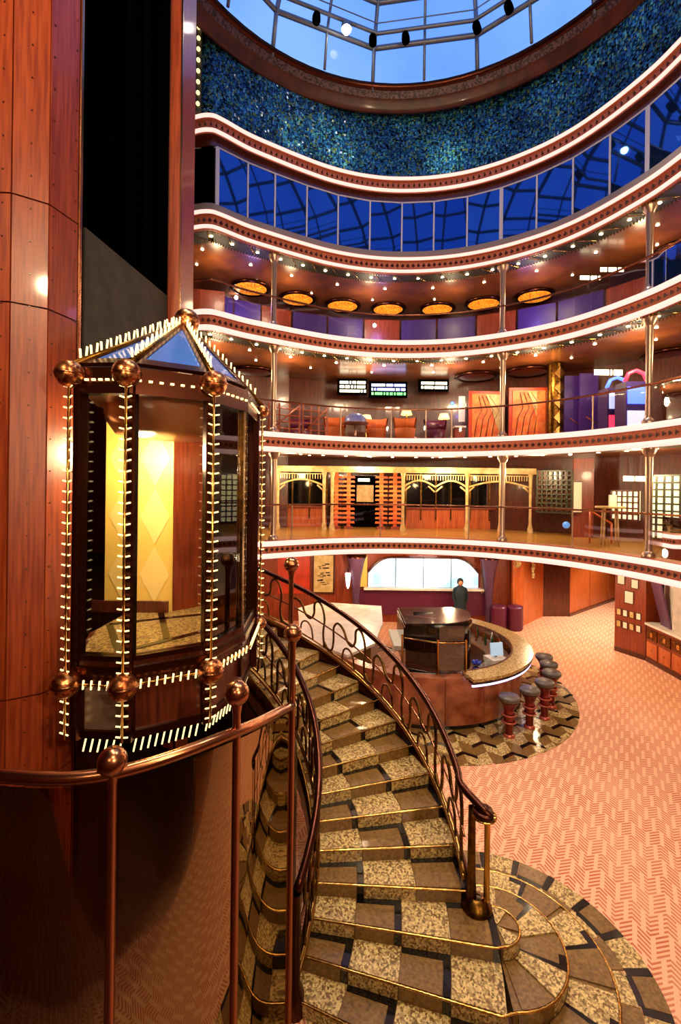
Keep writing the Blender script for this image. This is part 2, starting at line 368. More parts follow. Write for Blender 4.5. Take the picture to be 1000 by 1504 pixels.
# downlights
def downlight_proto(nm,r,lab,grp,loc):
    t=MB().lathe([(1e-4,.012),(r,.012),(r,0),(1e-4,-.0)],(0,0,0),10)
    o=t.build(nm,'bulb',None,lab,'downlight',grp); o.location=loc; return o
first=None
for k in range(4):
    zb=DECK[k][1]; dn=('lobby','second','third','fourth')[k]
    for row,(o,step,r,z) in enumerate(((.31,.68,.042,zb-.085),(1.35,1.25,.042,zb+.04),(2.3,1.5,.036,zb+.04))):
        if k==0 and row==2: continue
        lab='small round downlight in the %s of the %s gallery ceiling'%(('edge row','middle row','inner row')[row],dn) if k else 'small round downlight in the %s of the lobby ceiling'%('edge row','middle row')[row]
        s=S0-.2+.3*row; pr=None
        while s<S1:
            p,n=at_s(s,o)
            if pr is None: pr=downlight_proto('downlight',r,lab,'%s gallery %d downlights'%(dn,row),(p.x,p.y,z))
            else: q=pr.copy(); C.objects.link(q); q.location=(p.x,p.y,z)
            s+=step
    # the light those downlights give
    for j in range(7):
        s=S0+(S1-S0)*(j+.3)/6.6; p,n=at_s(s,1.6)
        lamp('POINT',(p.x,p.y,zb-.5),(110,130,105,50)[k],WARM,None,.15)
# columns at gallery edge
for k in range(3):
    z0=DECK[k][1]+DECK[k][2]+.09; z1=DECK[k+1][1]-.06; v=((z0+z1)/2-H)/14
    for px,ws in ((402,'left, beside the lift'),(738,'in the middle'),(953,'at the right')):
        p,n=on_curve(px,.22,v); p=Vector((p.x,p.y,z0))
        t=thing('gallery_column','slim steel column %s of the %s gallery edge'%(ws,('second','third','fourth')[k]),'column',p,'gallery columns')
        MB().lathe([(.09,.12),(.075,.2),(.07,(z1-z0)*.5),(.085,z1-z0-.2)],p,12).build('shaft','stainless',t)
        MB().lathe([(.14,0),(.14,.06),(.09,.12)],p,12).build('base','stainless',t)
        MB().lathe([(.085,z1-z0-.2),(.16,z1-z0-.06),(.16,z1-z0)],p,12).build('capital','stainless',t)
# balustrades
for k in range(3):
    z0=DECK[k][1]+DECK[k][2]+.09; zt=(4.40,7.27,10.12)[k]
    t=thing('balcony_railing','clear glass railing with slim handrail along the %s gallery edge'%('second','third','fourth')[k],'railing',(2,14,z0))
    b=MB(); b.tube([(p.x,p.y,zt) for p in off(.16)[12:5*24]],.028,6).build('handrail',('bronze','bronze','bronze')[k],t)
    N=18; ss=[S0-1.5+(S1-S0+2.5)*j/N for j in range(N+1)]
    for j in range(N):
        b=MB(); A=[]
        for q in range(5):
            p,n=at_s(ss[j]+.02+(ss[j+1]-ss[j]-.04)*q/4,.16); A.append(p)
        b.grid([[(p.x,p.y,z0+.03),(p.x,p.y,zt-.04)] for p in A]).build('glass_panel','railglass',t)
    if k<2:
        for px in ((500,574,625,663,870) if k==1 else (430,560,690,842)):
            p,n=on_curve(px,.16,.1); MB().lathe([(.03,0),(.02,.1),(.02,zt-z0)],(p.x,p.y,z0),8).build('baluster','stainless',t)
# ---------------------------------------------------------------- window band
MULL=[281,318,363,403,450,496,543,590,637,686,736,788,841,895,950,1010]
wz0,wz1=11.98,13.47
sweep([(-.005,11.80),(.015,11.965),(.14,11.98)]).build('trim_7','ledge',kind='structure')
sweep([(.17,11.9),(.17,13.8)],0).build('wall_window_band','black',kind='structure')
wr=struct('window_1',(2,14,wz0))
pp=[on_curve(x,.13,(12.7-H)/14 if x<1000 else .6) for x in MULL]
for j in range(len(MULL)-1):
    (a,n1),(c,n2)=pp[j],pp[j+1]
    MB().slab([(a.x,a.y,wz0),(c.x,c.y,wz0),(c.x,c.y,wz1),(a.x,a.y,wz1)],.012).build('pane','winglass' if j else 'black',wr)
    thick=j in (1,10,14); m=MB(); m.box((a.x,a.y,(wz0+wz1)/2),(.10 if thick else .045,.05,wz1-wz0),math.atan2(n1.y,n1.x)-pi/2); m.build('mullion','white',wr)
for z in (wz0-.015,wz1+.015):
    MB().tube([(a.x,a.y,z) for a,n in pp],.025,6).build('window_frame','white',wr)
sweep([(.0,13.69),(.13,13.66),(.13,13.48),(.17,13.48)]).build('trim_8','wood_d',kind='structure')
# ---------------------------------------------------------------- mosaic wall
z0,z1=14.2,16.4
sweep([(.13,z0),(.13,z1)]).build('wall_mosaic','black',kind='structure')
b=MB(); s=S0-.6
while s<S1+2:
    p,n=at_s(s,.1); tx=Vector((-n.y,n.x,0)); z=z0+.02
    while z<z1-.02:
        hh=.03+R.random()*.05; ww=.024; ti=R.uniform(-.35,.35); tj=R.uniform(-.35,.35)
        c=p+Vector((0,0,z))+tx*R.uniform(-.01,.01)-n*R.uniform(0,.02)
        dx=tx*ww-n*ww*ti; dz=Vector((0,0,hh/2))-n*hh*.5*tj
        b.add([c-dx-dz,c+dx-dz,c+dx+dz,c-dx+dz],[(0,1,2,3)]); z+=hh+.006
    s+=.052
b.build('mosaic_tesserae','mosaic',None,'shimmering blue green glass mosaic wall below the dome','mosaic',kind='stuff')
# unseen spots added for yellow sparkle on the mosaic
for px in (440,495,650):
    p,n=on_curve(px,-.7,.8); q,_=on_curve(px,.1,.8); lamp('SPOT',(p.x,p.y,14.3),45,(1,.85,.5),(q.x,q.y,14.75),.05,1.5,.9)
# light column at the left end of mosaic
p,n=on_curve(291,-.05,.85); t=thing('light_column','narrow column of small yellow lights at the mosaic\'s left end','light column',(p.x,p.y,14.2))
MB().box((p.x,p.y,15.3),(.16,.06,2.2)).build('backing','garland',t)
for j in range(8): MB().ball((p.x+.02,p.y-.08,14.35+j*.27),.05,8,5).build('bulb','bulb2',t)
# ---------------------------------------------------------------- dome
rim=struct('trim_9',(DC.x,DC.y,15.9))
def ring(prof,n=72): return MB().grid([[(DC.x+r*sin(2*pi*k/n),DC.y+r*cos(2*pi*k/n),z) for k in range(n)] for r,z in prof],True,True)
ring([(5.52,16.42),(5.52,16.30),(5.62,16.28)]).build('inner_moulding','bronze_d',rim)
ring([(5.62,16.28),(5.72,16.14)]).build('ornament_band','rimband',rim)
ring([(5.72,16.16),(5.78,16.13),(5.80,16.08),(5.90,16.0),(5.92,15.92),(6.02,15.92),(6.05,16.0),(6.15,16.2),(6.15,16.44)]).build('cornice','rimwood',rim)
dome=thing('glass_dome','blue glass dome with steel ribs above the atrium','dome',(DC.x,DC.y,ZR))
PH=[0,.26,.5,.78,1.05,1.32]; DH=3.5; A0=.154
def dp(a,ph): return Vector((DC.x+DR*cos(ph)*sin(a),DC.y+DR*cos(ph)*cos(a),ZR+DH*sin(ph)))
def dpf(j,ph):     # 12 flat facets: even j at facet corners, odd j half way
    a=A0+.2618*j-.2618
    if j%2==0: return dp(a,ph)
    return (dp(a-.2618,ph)+dp(a+.2618,ph))/2
for j in range(24):
    path=[dpf(j,ph) for ph in PH]
    if j%2==0:
        MB().tube(path,.06,6).build('rib','steel',dome); MB().tube([p+Vector((0,0,-.16)) for p in path],.035,6).build('inner_rib','steel',dome)
    else: MB().tube(path,.04,6).build('glazing_bar','steel',dome)
    for i in range(5):
        q=[dpf(j,PH[i]),dpf((j+1)%24,PH[i]),dpf((j+1)%24,PH[i+1]),dpf(j,PH[i+1])]; q=[x+Vector((0,0,.05)) for x in q]
        MB().add(q,[(0,1,2,3)]).build('pane','domeglass',dome)
for i in (1,2,3,4,5): MB().tube([dpf(j,PH[i]) for j in range(0,24,2)],.07,6,True).build('ring_beam','steel',dome)
MB().lathe([(1e-3,.02),(1.4,-.02),(1.4,-.1),(1e-3,-.1)],(DC.x,DC.y,ZR+DH*sin(1.32)),24).build('crown_cap','steel',dome)
tz=17.25; TR=4.95
tr=thing('lighting_ring','thin steel lighting ring hung inside the glass dome','lighting ring',(DC.x,DC.y,tz))
trp=[(DC.x+TR*sin(A0+.5236*j-.2618),DC.y+TR*cos(A0+.5236*j-.2618),tz) for j in range(12)]
MB().tube(trp,.05,6,True).build('ring_tube','steel',tr)
MB().tube([(x,y,z+.28) for x,y,z in trp],.015,6,True).build('ring_cable','steel',tr)
for j in range(12): 
    x,y,z=trp[j]; q=dp(A0+.5236*j-.2618,.42); MB().tube([(x,y,z),q],.02,6).build('hanger','steel',tr)
def ring_at(px,py):
    x0,zq=ray(px,py); best=None
    for j in range(12):
        a=Vector(trp[j]); c=Vector(trp[(j+1)%12])
        for k in range(40):
            p=a.lerp(c,k/40); e=abs(p.x/p.y-x0)
            if p.y>8 and (best is None or e<best[0]): best=(e,p)
    return best[1]
for i,(px,lab) in enumerate(((465,'leftmost on the lighting ring'),(548,'right beside the bright lamp'),(597,'second to the right of the bright lamp'),(700,'third to the right of the bright lamp'),(745,'rightmost near the frame\'s top'))):
    p=ring_at(px,40); t=thing('stage_spotlight','small black stage spotlight under the dome, '+lab,'spotlight',p,'spotlights on the lighting ring')
    c=p+Vector((0,0,-.22))
    MB().tube([p,p+Vector((0,0,-.12))],.02,6).build('bracket','black',t)
    MB().tube([c+Vector((0,.06,.13)),c+Vector((0,0,0)),c+Vector((0,-.08,-.15))],[.10,.11,.11],10).build('housing','black',t)
p=ring_at(510,30); t=thing('bright_floodlight','brilliant white floodlight on the lighting ring under the dome','floodlight',p)
MB().lathe([(.02,0),(.14,-.1),(.14,-.2)],p,12).build('housing','steel',t); MB().ball(p+Vector((0,0,-.22)),.11,12,8).build('lens','spot',t)
# ---------------------------------------------------------------- lift tower
TV=[(-5.2,6.6),(-4.75,4.75),(-4.0,4.0),(-3.25,3.76),(-2.69,3.80),(-2.475,3.95),(-2.40,4.25)]
TZ=[0,2.40,3.14,6.37,7.25,10.2,13.3,16.4]
tw=thing('lift_tower','tall red wood panelled lift tower with an open black slot','tower',(-3.4,5.2,0))
core=[(x-.03,y+.03) for x,y in TV]+[(-2.55,4.40),(-3.4,4.45),(-3.6,6.4),(-5.1,6.7)]
MB().prism(core,0,16.4).build('core','wood_d',tw)
st=MB()
for i in range(6):
    a=Vector(TV[i]+(0,)); c=Vector(TV[i+1]+(0,)); t=(c-a).normalized(); n=Vector((t.y,-t.x,0)); Lh=(c-a).length
    a2=a+t*.006; c2=c-t*.006
    for j in range(7):
        z0,z1=TZ[j]+.007,TZ[j+1]-.007
        MB().prism([(a2.x,a2.y),(c2.x,c2.y),(c2.x-n.x*.025,c2.y-n.y*.025),(a2.x-n.x*.025,a2.y-n.y*.025)],z0,z1).build('panel','wood',tw)
    if i>2:
        z=.15
        while z<16.3:
            for fr in ((.12,.88) if i!=4 else (.5,)):
                p=a+t*Lh*fr+n*.002; st.box((p.x,p.y,z),(.012,.012,.012),math.atan2(t.y,t.x))
            z+=.27
st.build('rivet_studs','wood_d',tw,kind='stuff')
MB().box((-2.395,4.27,8.2),(.02,.035,16.3)).build('edge_trim','bronze',tw)
MB().prism([(-3.4,4.45),(-2.46,4.40),(-2.46,4.46),(-3.34,4.5),(-3.3,6.55),(-3.4,6.55)],0,16.4).build('slot_lining','black',tw)
MB().prism([(-3.4,6.5),(-2.23,6.5),(-2.23,6.56),(-3.4,6.56)],0,16.4).build('slot_back','black',tw)
for x in (-2.95,-2.7): MB().box((x,6.44,8.2),(.06,.1,16.4)).build('guide_rail','blackg',tw)
MB().prism([(-2.23,6.0),(-2.09,6.0),(-2.09,6.56),(-2.23,6.56)],0,16.4).build('jamb','wood',tw)
MB().box((-2.236,6.03,8.2),(.02,.04,16.3)).build('jamb_trim','wood_d',tw); MB().box((-2.085,6.0,8.2),(.02,.03,16.3)).build('jamb_trim','bronze',tw)
MB().slab([(-2.44,4.42,5.95),(-2.25,6.0,5.95),(-2.25,6.0,7.32),(-2.44,4.42,7.32)],.02).build('slot_plate','grey',tw)
# ---------------------------------------------------------------- glass lift car
LP=[(-2.04,3.63),(-1.617,3.60),(-1.088,3.91),(-.90,4.45),(-.93,5.18)]
LZ0,LZ1=3.56,5.62; ZB,ZTb=3.38,5.74
lift=thing('glass_lift','glass lift car with bulb studded posts, copper balls and pyramid roof','lift',(-1.6,4.5,2.85))
APX=Vector((-1.66,4.92,6.60)); LC=Vector((-1.6,4.6,0))
def inset(p,d): v=(Vector((p[0],p[1],0))-LC); return LC+v*(1-d/v.length)
shell=[LP[0],LP[1],LP[2],LP[3],LP[4],(-1.5,5.62),(-2.25,5.2),(-2.28,4.3)]
# skirt, sill, floor, ceiling
MB().prism(shell,LZ0-.06,LZ0-.02).build('floor_plate','wood_d',lift)
fp=MB().prism([tuple(inset(p,.05)[:2]) for p in shell],LZ0-.02,LZ0).build('cabin_floor','granite',lift)
for a,c in (((-2.2,4.5),(-1.2,5.0)),((-1.75,3.75),(-1.0,4.6)),((-1.75,3.75),(-2.2,4.5)),((-1.5,4.1),(-1.9,5.0))):
    a=Vector(a+(LZ0+.004,)); c=Vector(c+(LZ0+.004,)); t=(c-a).normalized(); nn=Vector((-t.y,t.x,0))*.03; MB().slab([a-nn,c-nn,c+nn,a+nn],.006).build('floor_inlay','granite_k',fp)
MB().prism([tuple(inset(p,.04)[:2]) for p in shell],LZ1,LZ1+.05).build('cabin_ceiling','wood_d',lift)
MB().lathe([(.62,0),(.60,-.12),(.52,-.24),(.3,-.27),(1e-3,-.27)],(-1.62,4.55,LZ1),24).build('ceiling_drum','wood_b',lift)
for i,(m,_) in enumerate((('wood_d',0),)*4):
    a,c=LP[i],LP[i+1]
    for z0,z1,ins in ((3.50,3.58,0.0),(3.44,3.50,-.02),(3.36,3.44,.01)):
        A,B=inset(a,ins),inset(c,ins); A2,B2=inset(a,ins+.09),inset(c,ins+.09)
        MB().prism([(A.x,A.y),(B.x,B.y),(B2.x,B2.y),(A2.x,A2.y)],z0,z1).build('sill_moulding','bronze_d',lift)
    A,B=inset(a,.05),inset(c,.05); A2,B2=inset(a,.08),inset(c,.08)
    MB().prism([(A.x,A.y),(B.x,B.y),(B2.x,B2.y),(A2.x,A2.y)],2.98,3.36).build('skirt_panel','stainless' if i==0 else 'wood_d',lift)
    A,B=inset(a,.02),inset(c,.02)
    MB().prism([(A.x,A.y),(B.x,B.y),(B2.x,B2.y),(A2.x,A2.y)],2.93,2.99).build('skirt_rail','bronze_d',lift)
    # glazing
    A,B=inset(a,.05),inset(c,.05)
    MB().slab([(A.x,A.y,3.58),(B.x,B.y,3.58),(B.x,B.y,LZ1),(A.x,A.y,LZ1)],.01).build('glass_pane','clear',lift)
    # head beam
    A,B=inset(a,-.02),inset(c,-.02); A2,B2=inset(a,.08),inset(c,.08)
    MB().prism([(A.x,A.y),(B.x,B.y),(B2.x,B2.y),(A2.x,A2.y)],5.60,5.80).build('head_beam','bronze_d',lift)
    bb=MB(); 
    for q in range(1,8):
        p=inset(a,-.04).lerp(inset(c,-.04),q/8); bb.box((p.x,p.y,5.70),(.028,.015,.016),math.atan2(c[1]-a[1],c[0]-a[0]))
    bb.build('bulb_row','bulb2',lift,kind='stuff')
    # rod with bulbs between the lower balls, fringe under the skirt
    A,B=inset(a,-.06),inset(c,-.06); MB().tube([(A.x,A.y,ZB),(B.x,B.y,ZB)],.012,6).build('swag_rod','brass',lift)
    bb=MB(); fb=MB(); nq=max(6,int((Vector(a)-Vector(c)).length/.055))
    for q in range(1,nq):
        p=A.lerp(B,q/nq); bb.tube([(p.x,p.y,ZB-.035),(p.x+.01,p.y-.01,ZB+.035)],.008,5)
        p=inset(a,.05).lerp(inset(c,.05),q/nq); fb.tube([(p.x,p.y,2.93),(p.x-.02,p.y-.01,2.82)],.007,5)
    bb.build('bulb_row','bulb2',lift,kind='stuff'); fb.build('bulb_fringe','bulb2',lift,kind='stuff')
MB().prism([tuple(inset(p,.1)[:2]) for p in shell],2.80,2.98).build('underside','black',lift)
for i,p in enumerate(LP):
    q=inset(p,.03); d=(Vector(p+(0,))-LC).normalized()
    if i!=3: MB().box((q.x,q.y,4.35),(.075,.075,2.85),math.atan2(d.y,d.x)).build('corner_mullion','bronze_d',lift)
    if i==3: 
        MB().box((q.x,q.y,4.35),(.03,.04,2.5),math.atan2(d.y,d.x)).build('corner_mullion','goldd',lift); continue
    q=inset(p,-.07); MB().tube([(q.x,q.y,2.96),(q.x,q.y,ZTb)],.012,6).build('bulb_rod','brass',lift)
    bb=MB(); tx=Vector((-d.y,d.x,0)); z=3.0
    while z<5.66:
        for s_ in (-1,1):
            bb.tube([Vector((q.x,q.y,z))+tx*.012*s_,Vector((q.x,q.y,z+.008))+tx*.046*s_+d*.01],.0065,5)
        z+=.08
    bb.build('bulb_strip','bulb2',lift,kind='stuff')
    r=.105 if i<3 else .07
    for z in (ZB,ZTb):
        bl=MB().ball((q.x,q.y,z),r,18,12).build('copper_ball','copper',lift)
        MB().lathe([(r*1.01,-.012),(r*1.06,0),(r*1.01,.012)],(q.x,q.y,z),18).build('ball_band','bronze',bl)
    # roof ridge
    a=Vector((q.x,q.y,5.80)); MB().tube([a,APX],.03,6).build('roof_ridge','goldd',lift)
    bb=MB(); n=int((APX-a).length/.06)
    for j in range(2,n):
        c=a.lerp(APX,j/n); sdir=tx*(.5 if j%2 else -.5)*.02; bb.tube([c+Vector((0,0,.02)),c+sdir+Vector((0,0,.10))],.009,5)
    bb.build('ridge_bulbs','bulb2',lift,kind='stuff')
MB().ball(APX+Vector((.03,0,.02)),.13,18,12).build('copper_ball','copper',lift)
for i in range(4):
    a=inset(LP[i],0); c=inset(LP[i+1],0); T=[Vector((a.x,a.y,5.82)),Vector((c.x,c.y,5.82)),APX]; g=sum(T,Vector())/3
    In=[g+(x-g)*.72 for x in T]
    MB().slab(In,.012).build('roof_glass','roofglass',lift)
    f=MB()
    for q in range(3): f.slab([T[q]*.96+g*.04,T[(q+1)%3]*.96+g*.04,In[(q+1)%3],In[q]],.03)
    f.build('roof_frame','bronze_d',lift)
# rear walls of the car
rw=MB().slab([(-2.5,5.02,LZ0),(-1.78,5.02,LZ0),(-1.78,5.02,LZ1),(-2.5,5.02,LZ1)],.03).build('rear_panel','yellow',lift)
for j in range(3):
    for i in range(2):
        x=-2.3+i*.33; z=3.95+j*.62; MB().slab([(x,5.0,z-.3),(x+.16,5.0,z),(x,5.0,z+.3),(x-.16,5.0,z)],.004).build('diamond_inlay','yellow2',rw)
MB().slab([(-1.78,5.02,LZ0),(-1.5,5.3,LZ0),(-1.5,5.3,LZ1),(-1.78,5.02,LZ1)],.03).build('rear_panel','wood',lift)
MB().slab([(-1.5,5.3,LZ0),(-.95,5.2,LZ0),(-.95,5.2,LZ1),(-1.5,5.3,LZ1)],.02).build('rear_door','clear',lift)
MB().lathe([(.05,0),(.06,.1),(.04,.2),(.04,1.9),(.06,2.06)],(-1.22,5.1,LZ0),10).build('gold_post','gold',lift)
MB().box((-2.2,4.95,LZ0+.06),(.8,.03,.12)).build('kick_plate','wood_d',lift)
lamp('POINT',(-1.95,4.5,5.2),75,(1,.80,.42),None,.12)
# ---------------------------------------------------------------- dark base of the lift shaft
sb=thing('shaft_base','dark polished base wall of the lift shaft','wall panel',(-1.7,4,0))
MB().slab([(-2.38,4.3,0),(-1.13,3.75,0),(-1.13,3.75,2.72),(-2.38,4.3,2.72)],.04).build('panel','blackg',sb)
SC=Vector((-2.4,5.22,0)); RI,RO=2.15,3.83; DT=.117; SR=.15
def th(k): return -.043+DT*(k-4)
def zs(t): return SR*((t+.043)/DT+4)
def pol(r,t,z=0): return Vector((SC.x+r*cos(t),SC.y+r*sin(t),z))
def wall_top(t): return 2.72 if t<-.3 else max(2.72-2.2*(t+.3),zs(t)-.12,1.3)
N=22
for j in range(N):
    t0=-.86+2.9*j/N; t1=-.86+2.9*(j+1)/N-.004
    b=MB(); A,B=pol(1.95,t0),pol(1.95,t1)
    b.add([(A.x,A.y,0),(B.x,B.y,0),(B.x,B.y,wall_top(t1)),(A.x,A.y,wall_top(t0))],[(0,1,2,3)]); q0,q1=pol(1.9,t0),pol(1.9,t1)
    b.add([(q0.x,q0.y,0),(q1.x,q1.y,0),(q1.x,q1.y,wall_top(t1)),(q0.x,q0.y,wall_top(t0))],[(3,2,1,0)])
    b.build('added_mirror_panel','bronzemirror',sb)  # added mirror wall standing in for golden reflections in the enclosure glass
# ---------------------------------------------------------------- glass enclosure with ball posts
PO=[(165,1118,2.46,42),(348,1018,2.87,36),(430,930,3.83,27),(428,829,4.7,22)]
enc=thing('lift_enclosure','curved glass enclosure with tall copper posts around the lift base','enclosure',(-1.2,3,0))
pts=[]
for px,py,d,s_ in PO:
    p=atd(px,py,d); r=.5*s_/F*d; pts.append(p)
    po=MB().lathe([(.055,0),(.055,.05),(.027,.08),(.025,p.z-r-.05),(.035,p.z-r*.9)],(p.x,p.y,0),12).build('post','bronze',enc)
    MB().ball(p,r,20,14).build('ball_finial','bronze',po)
rz=[H-1.51,H-1.50,H-1.78,H-1.6]
rp_=[Vector((-3.4,3.1,H-1.51)),Vector((-2.6,2.62,H-1.51)),Vector((-1.77,2.43,H-1.51))]+[Vector((p.x,p.y,z)) for p,z in zip(pts[:3],rz)]
rpath=spline(rp_,8); MB().tube(rpath,.034,8).build('top_rail','bronze',enc)
MB().tube(spline([rp_[-1],Vector((pts[3].x,pts[3].y,rz[3]))],6),.02,8).build('top_rail','bronze',enc)
for seg in ((0,16),(16,24),(24,32),(32,40)):
    b=MB(); b.grid([[(p.x,p.y,.05),(p.x,p.y,p.z-.05)] for p in rpath[seg[0]:seg[1]+1]]).build('glass_panel','encglass',enc)
# ---------------------------------------------------------------- staircase
CEN=(SC.x,SC.y); C0=(1.65,4.80); RING={3:.21,2:.65,1:1.08}
stair=thing('curved_staircase','curved granite staircase with gold nosings and scrollwork rails around the lift','staircase',(1.0,4.9,0))
def tile(parent,mname,shapes,nm='tile'):
    b=MB()
    for s_ in shapes: b.wedge(*s_)
    return b.build(nm,mname,parent)
G=.004
KT=23
for k in range(1,KT+1):
    z=SR*k; t0,t1=th(k),th(k+1); ro=RO if k>3 else 4.07
    bd=MB().wedge(CEN,RI,ro,t0,t1+.03,max(0,z-.34),z-.016,3)
    if k in RING: bd.wedge(C0,0,RING[k],-1.67,1.9,max(0,z-.15),z-.016,16)
    stp=bd.build('step','granite_b',stair)
    nseg=3 if k>3 else 4; w_=(ro-RI)/nseg
    for i in range(nseg):
        r0=RI+w_*i+G; r1=RI+w_*(i+1)-G
        beige=(i+k)%2==1
        gt=G/r1
        if beige: tile(stp,'granite',[(CEN,r0,r1,t0+gt,t1-gt,z-.016,z,2)]); tile(stp,'granite',[(CEN,r0,r1,t0-.014/r1,t0-.001,z-SR+.002,z-.016)])
        else:
            tile(stp,'granite_b',[(CEN,r0,r1-.075,t0+gt,t1-.085/r1,z-.016,z,2)]); tile(stp,'granite_b',[(CEN,r0,r1-.075,t0-.014/r1,t0-.001,z-SR+.002,z-.016)])
            tile(stp,'granite_k',[(CEN,r0,r1-.07,t1-.08/r1,t1-gt,z-.016,z,2),(CEN,r1-.07,r1,t0+gt,t1-gt,z-.016,z,2)],'dark_strip'); tile(stp,'granite_k',[(CEN,r1-.07,r1,t0-.014/r1,t0-.001,z-SR+.002,z-.016)],'dark_strip')
    path=[pol(RI,t0-.006,z-.008),pol(ro,t0-.006,z-.008)]
    if k in RING:
        rr=RING[k]+.012; path[-1]=pol(ro-.05,t0-.004,z-.008)
        path+=[Vector((C0[0]+rr*cos(a),C0[1]+rr*sin(a),z-.008)) for a in [-1.62+3.45*q/24 for q in range(25)]]
    # ribbed gold nosing
    L_=[0]
    for q in range(1,len(path)): L_.append(L_[-1]+(path[q]-path[q-1]).length)
    dense=[]; rad=[]; q=0; n=int(L_[-1]/.03)
    for j in range(n+1):
        s_=L_[-1]*j/n
        while q<len(path)-2 and L_[q+1]<s_: q+=1
        dense.append(path[q].lerp(path[q+1],(s_-L_[q])/max(1e-6,L_[q+1]-L_[q]))); rad.append(.016 if j%2 else .011)
    MB().tube(dense,rad,5).build('nosing','gold',stp)
    if k in RING and k<4:   # rounded tread round the newel: tiles in a ring
        ri=RING.get(k+1,0); r1=RING[k]; na={3:3,2:6,1:8}[k]
        for q in range(na):
            a0=-1.6+3.4*q/na; a1=a0+3.4/na; dk=.06/r1
            kind='granite' if (q+k)%2 else 'granite_b'
            tile(stp,kind,[(C0,ri+.012 if ri else .01,r1-.004,a0+dk*.5,a1-dk*.5,z-.016,z,4)])
            if q%2 and k<3: tile(stp,'granite_k',[(C0,ri+.012 if ri else .01,r1-.004,a1-dk*.5+.004,a1+dk*.5-.004,z-.016,z,2),(C0,r1-.07,r1-.004,a1+dk*.5,a1+dk*.5+.35/na*3,z-.0155,z+.0005,3)],'dark_strip')
            tile(stp,kind,[(C0,r1,r1+.008,a0,a1,z-SR+.002,z-.02,4)])
MB().wedge(CEN,RI,RO,th(KT+1),th(KT+1)+.7,3.13,3.45,8).build('landing','granite_b',stair)
for r in (RI-.03,RO):   # stringers closing the sides of the flight
    b=MB(); lo_=1 if r<3 else 4; TT=[th(lo_)+(th(KT)-th(lo_))*j/40 for j in range(41)]
    b.grid([[pol(r,t,max(0,zs(t)-.36)),pol(r,t,zs(t)+.06),pol(r+.03,t,zs(t)+.06),pol(r+.03,t,max(0,zs(t)-.36))] for t in TT],True).build('stringer','bronze_d' if r>3 else 'goldd',stair)
SCR=[(0,0),(.03,.3),(.0,.62),(.05,.86),(.15,.95),(.24,.84),(.25,.62),(.33,.46),(.45,.5),(.54,.68),(.68,.74),(.78,.58),(.78,.3),(.82,.06),(.92,.02),(1.0,.12)]
SC2=[(.12,.0),(.16,.25),(.27,.34),(.38,.25),(.42,.0)]
for side,r,ta,tb in (('outer',RO-.05,th(4)+.0,th(KT)),('inner',RI+.05,th(1),th(KT))):
    rail=MB(); TT=[ta+(tb-ta)*j/60 for j in range(61)]
    hp=[pol(r,t,zs(t)+.97) for t in TT]
    if side=='outer':
        V=Vector((1.56,4.97,1.49)); vol=[V+Vector(((.03+.085*a/9.4)*cos(a+2.0),(.03+.085*a/9.4)*sin(a+2.0),0)) for a in [9.4*j/26 for j in range(27)]]
        hp=spline([vol[-1],hp[1],hp[2]],4)[:-1]+hp[2:]; 
        vv=MB().tube(vol,.032,8)
        vo=vv.build('volute','bronze_d',stair); MB().lathe([(.13,-.05),(.13,-.035),(1e-3,-.035)],V,18).build('volute_plate','brass',vo)
        MB().lathe([(.16,.45),(.16,.48),(.13,.5),(.12,.53),(.05,.56)],(1.5,5.0,0),18).build('newel_base','goldd',stair)
        MB().lathe([(.035,.54),(.03,1.0),(.035,1.45)],(1.6,4.98,0),10).build('newel_post','brass',stair)
        MB().lathe([(.06,.54),(.045,.8),(.04,1.5)],(1.45,5.03,0),10).build('newel_post','goldd',stair)
    else:
        p=pol(r,ta); MB().lathe([(.09,.0),(.09,.2),(.05,.3),(.04,.7),(.05,1.12)],p,12).build('newel_post','bronze_d',stair)
    rail.tube(hp,.042,8); rail.build('handrail','bronze_d',stair)
    for h,rr,m in ((.10,.022,'brass'),(.17,.016,'brass'),(.56,.014,'bronze')):
        MB().tube([pol(r,t,zs(t)+h) for t in TT],rr,6).build('lower_rail',m,stair)
    per=.245; t=ta+.03; i=0
    while t<min(tb,2.0)-per:
        sp_=spline([(a,h,0) for a,h in SCR],3); MB().tube([pol(r,t+per*p.x,zs(t+per*p.x)+.17+.78*p.y) for p in sp_],.021,6).build('scroll','goldd',stair)
        sp_=spline([(a+.15,h,0) for a,h in SC2],3); MB().tube([pol(r,t+per*p.x,zs(t+per*p.x)+.17+.78*p.y) for p in sp_],.017,6).build('scroll','goldd',stair)
        t+=per; i+=1
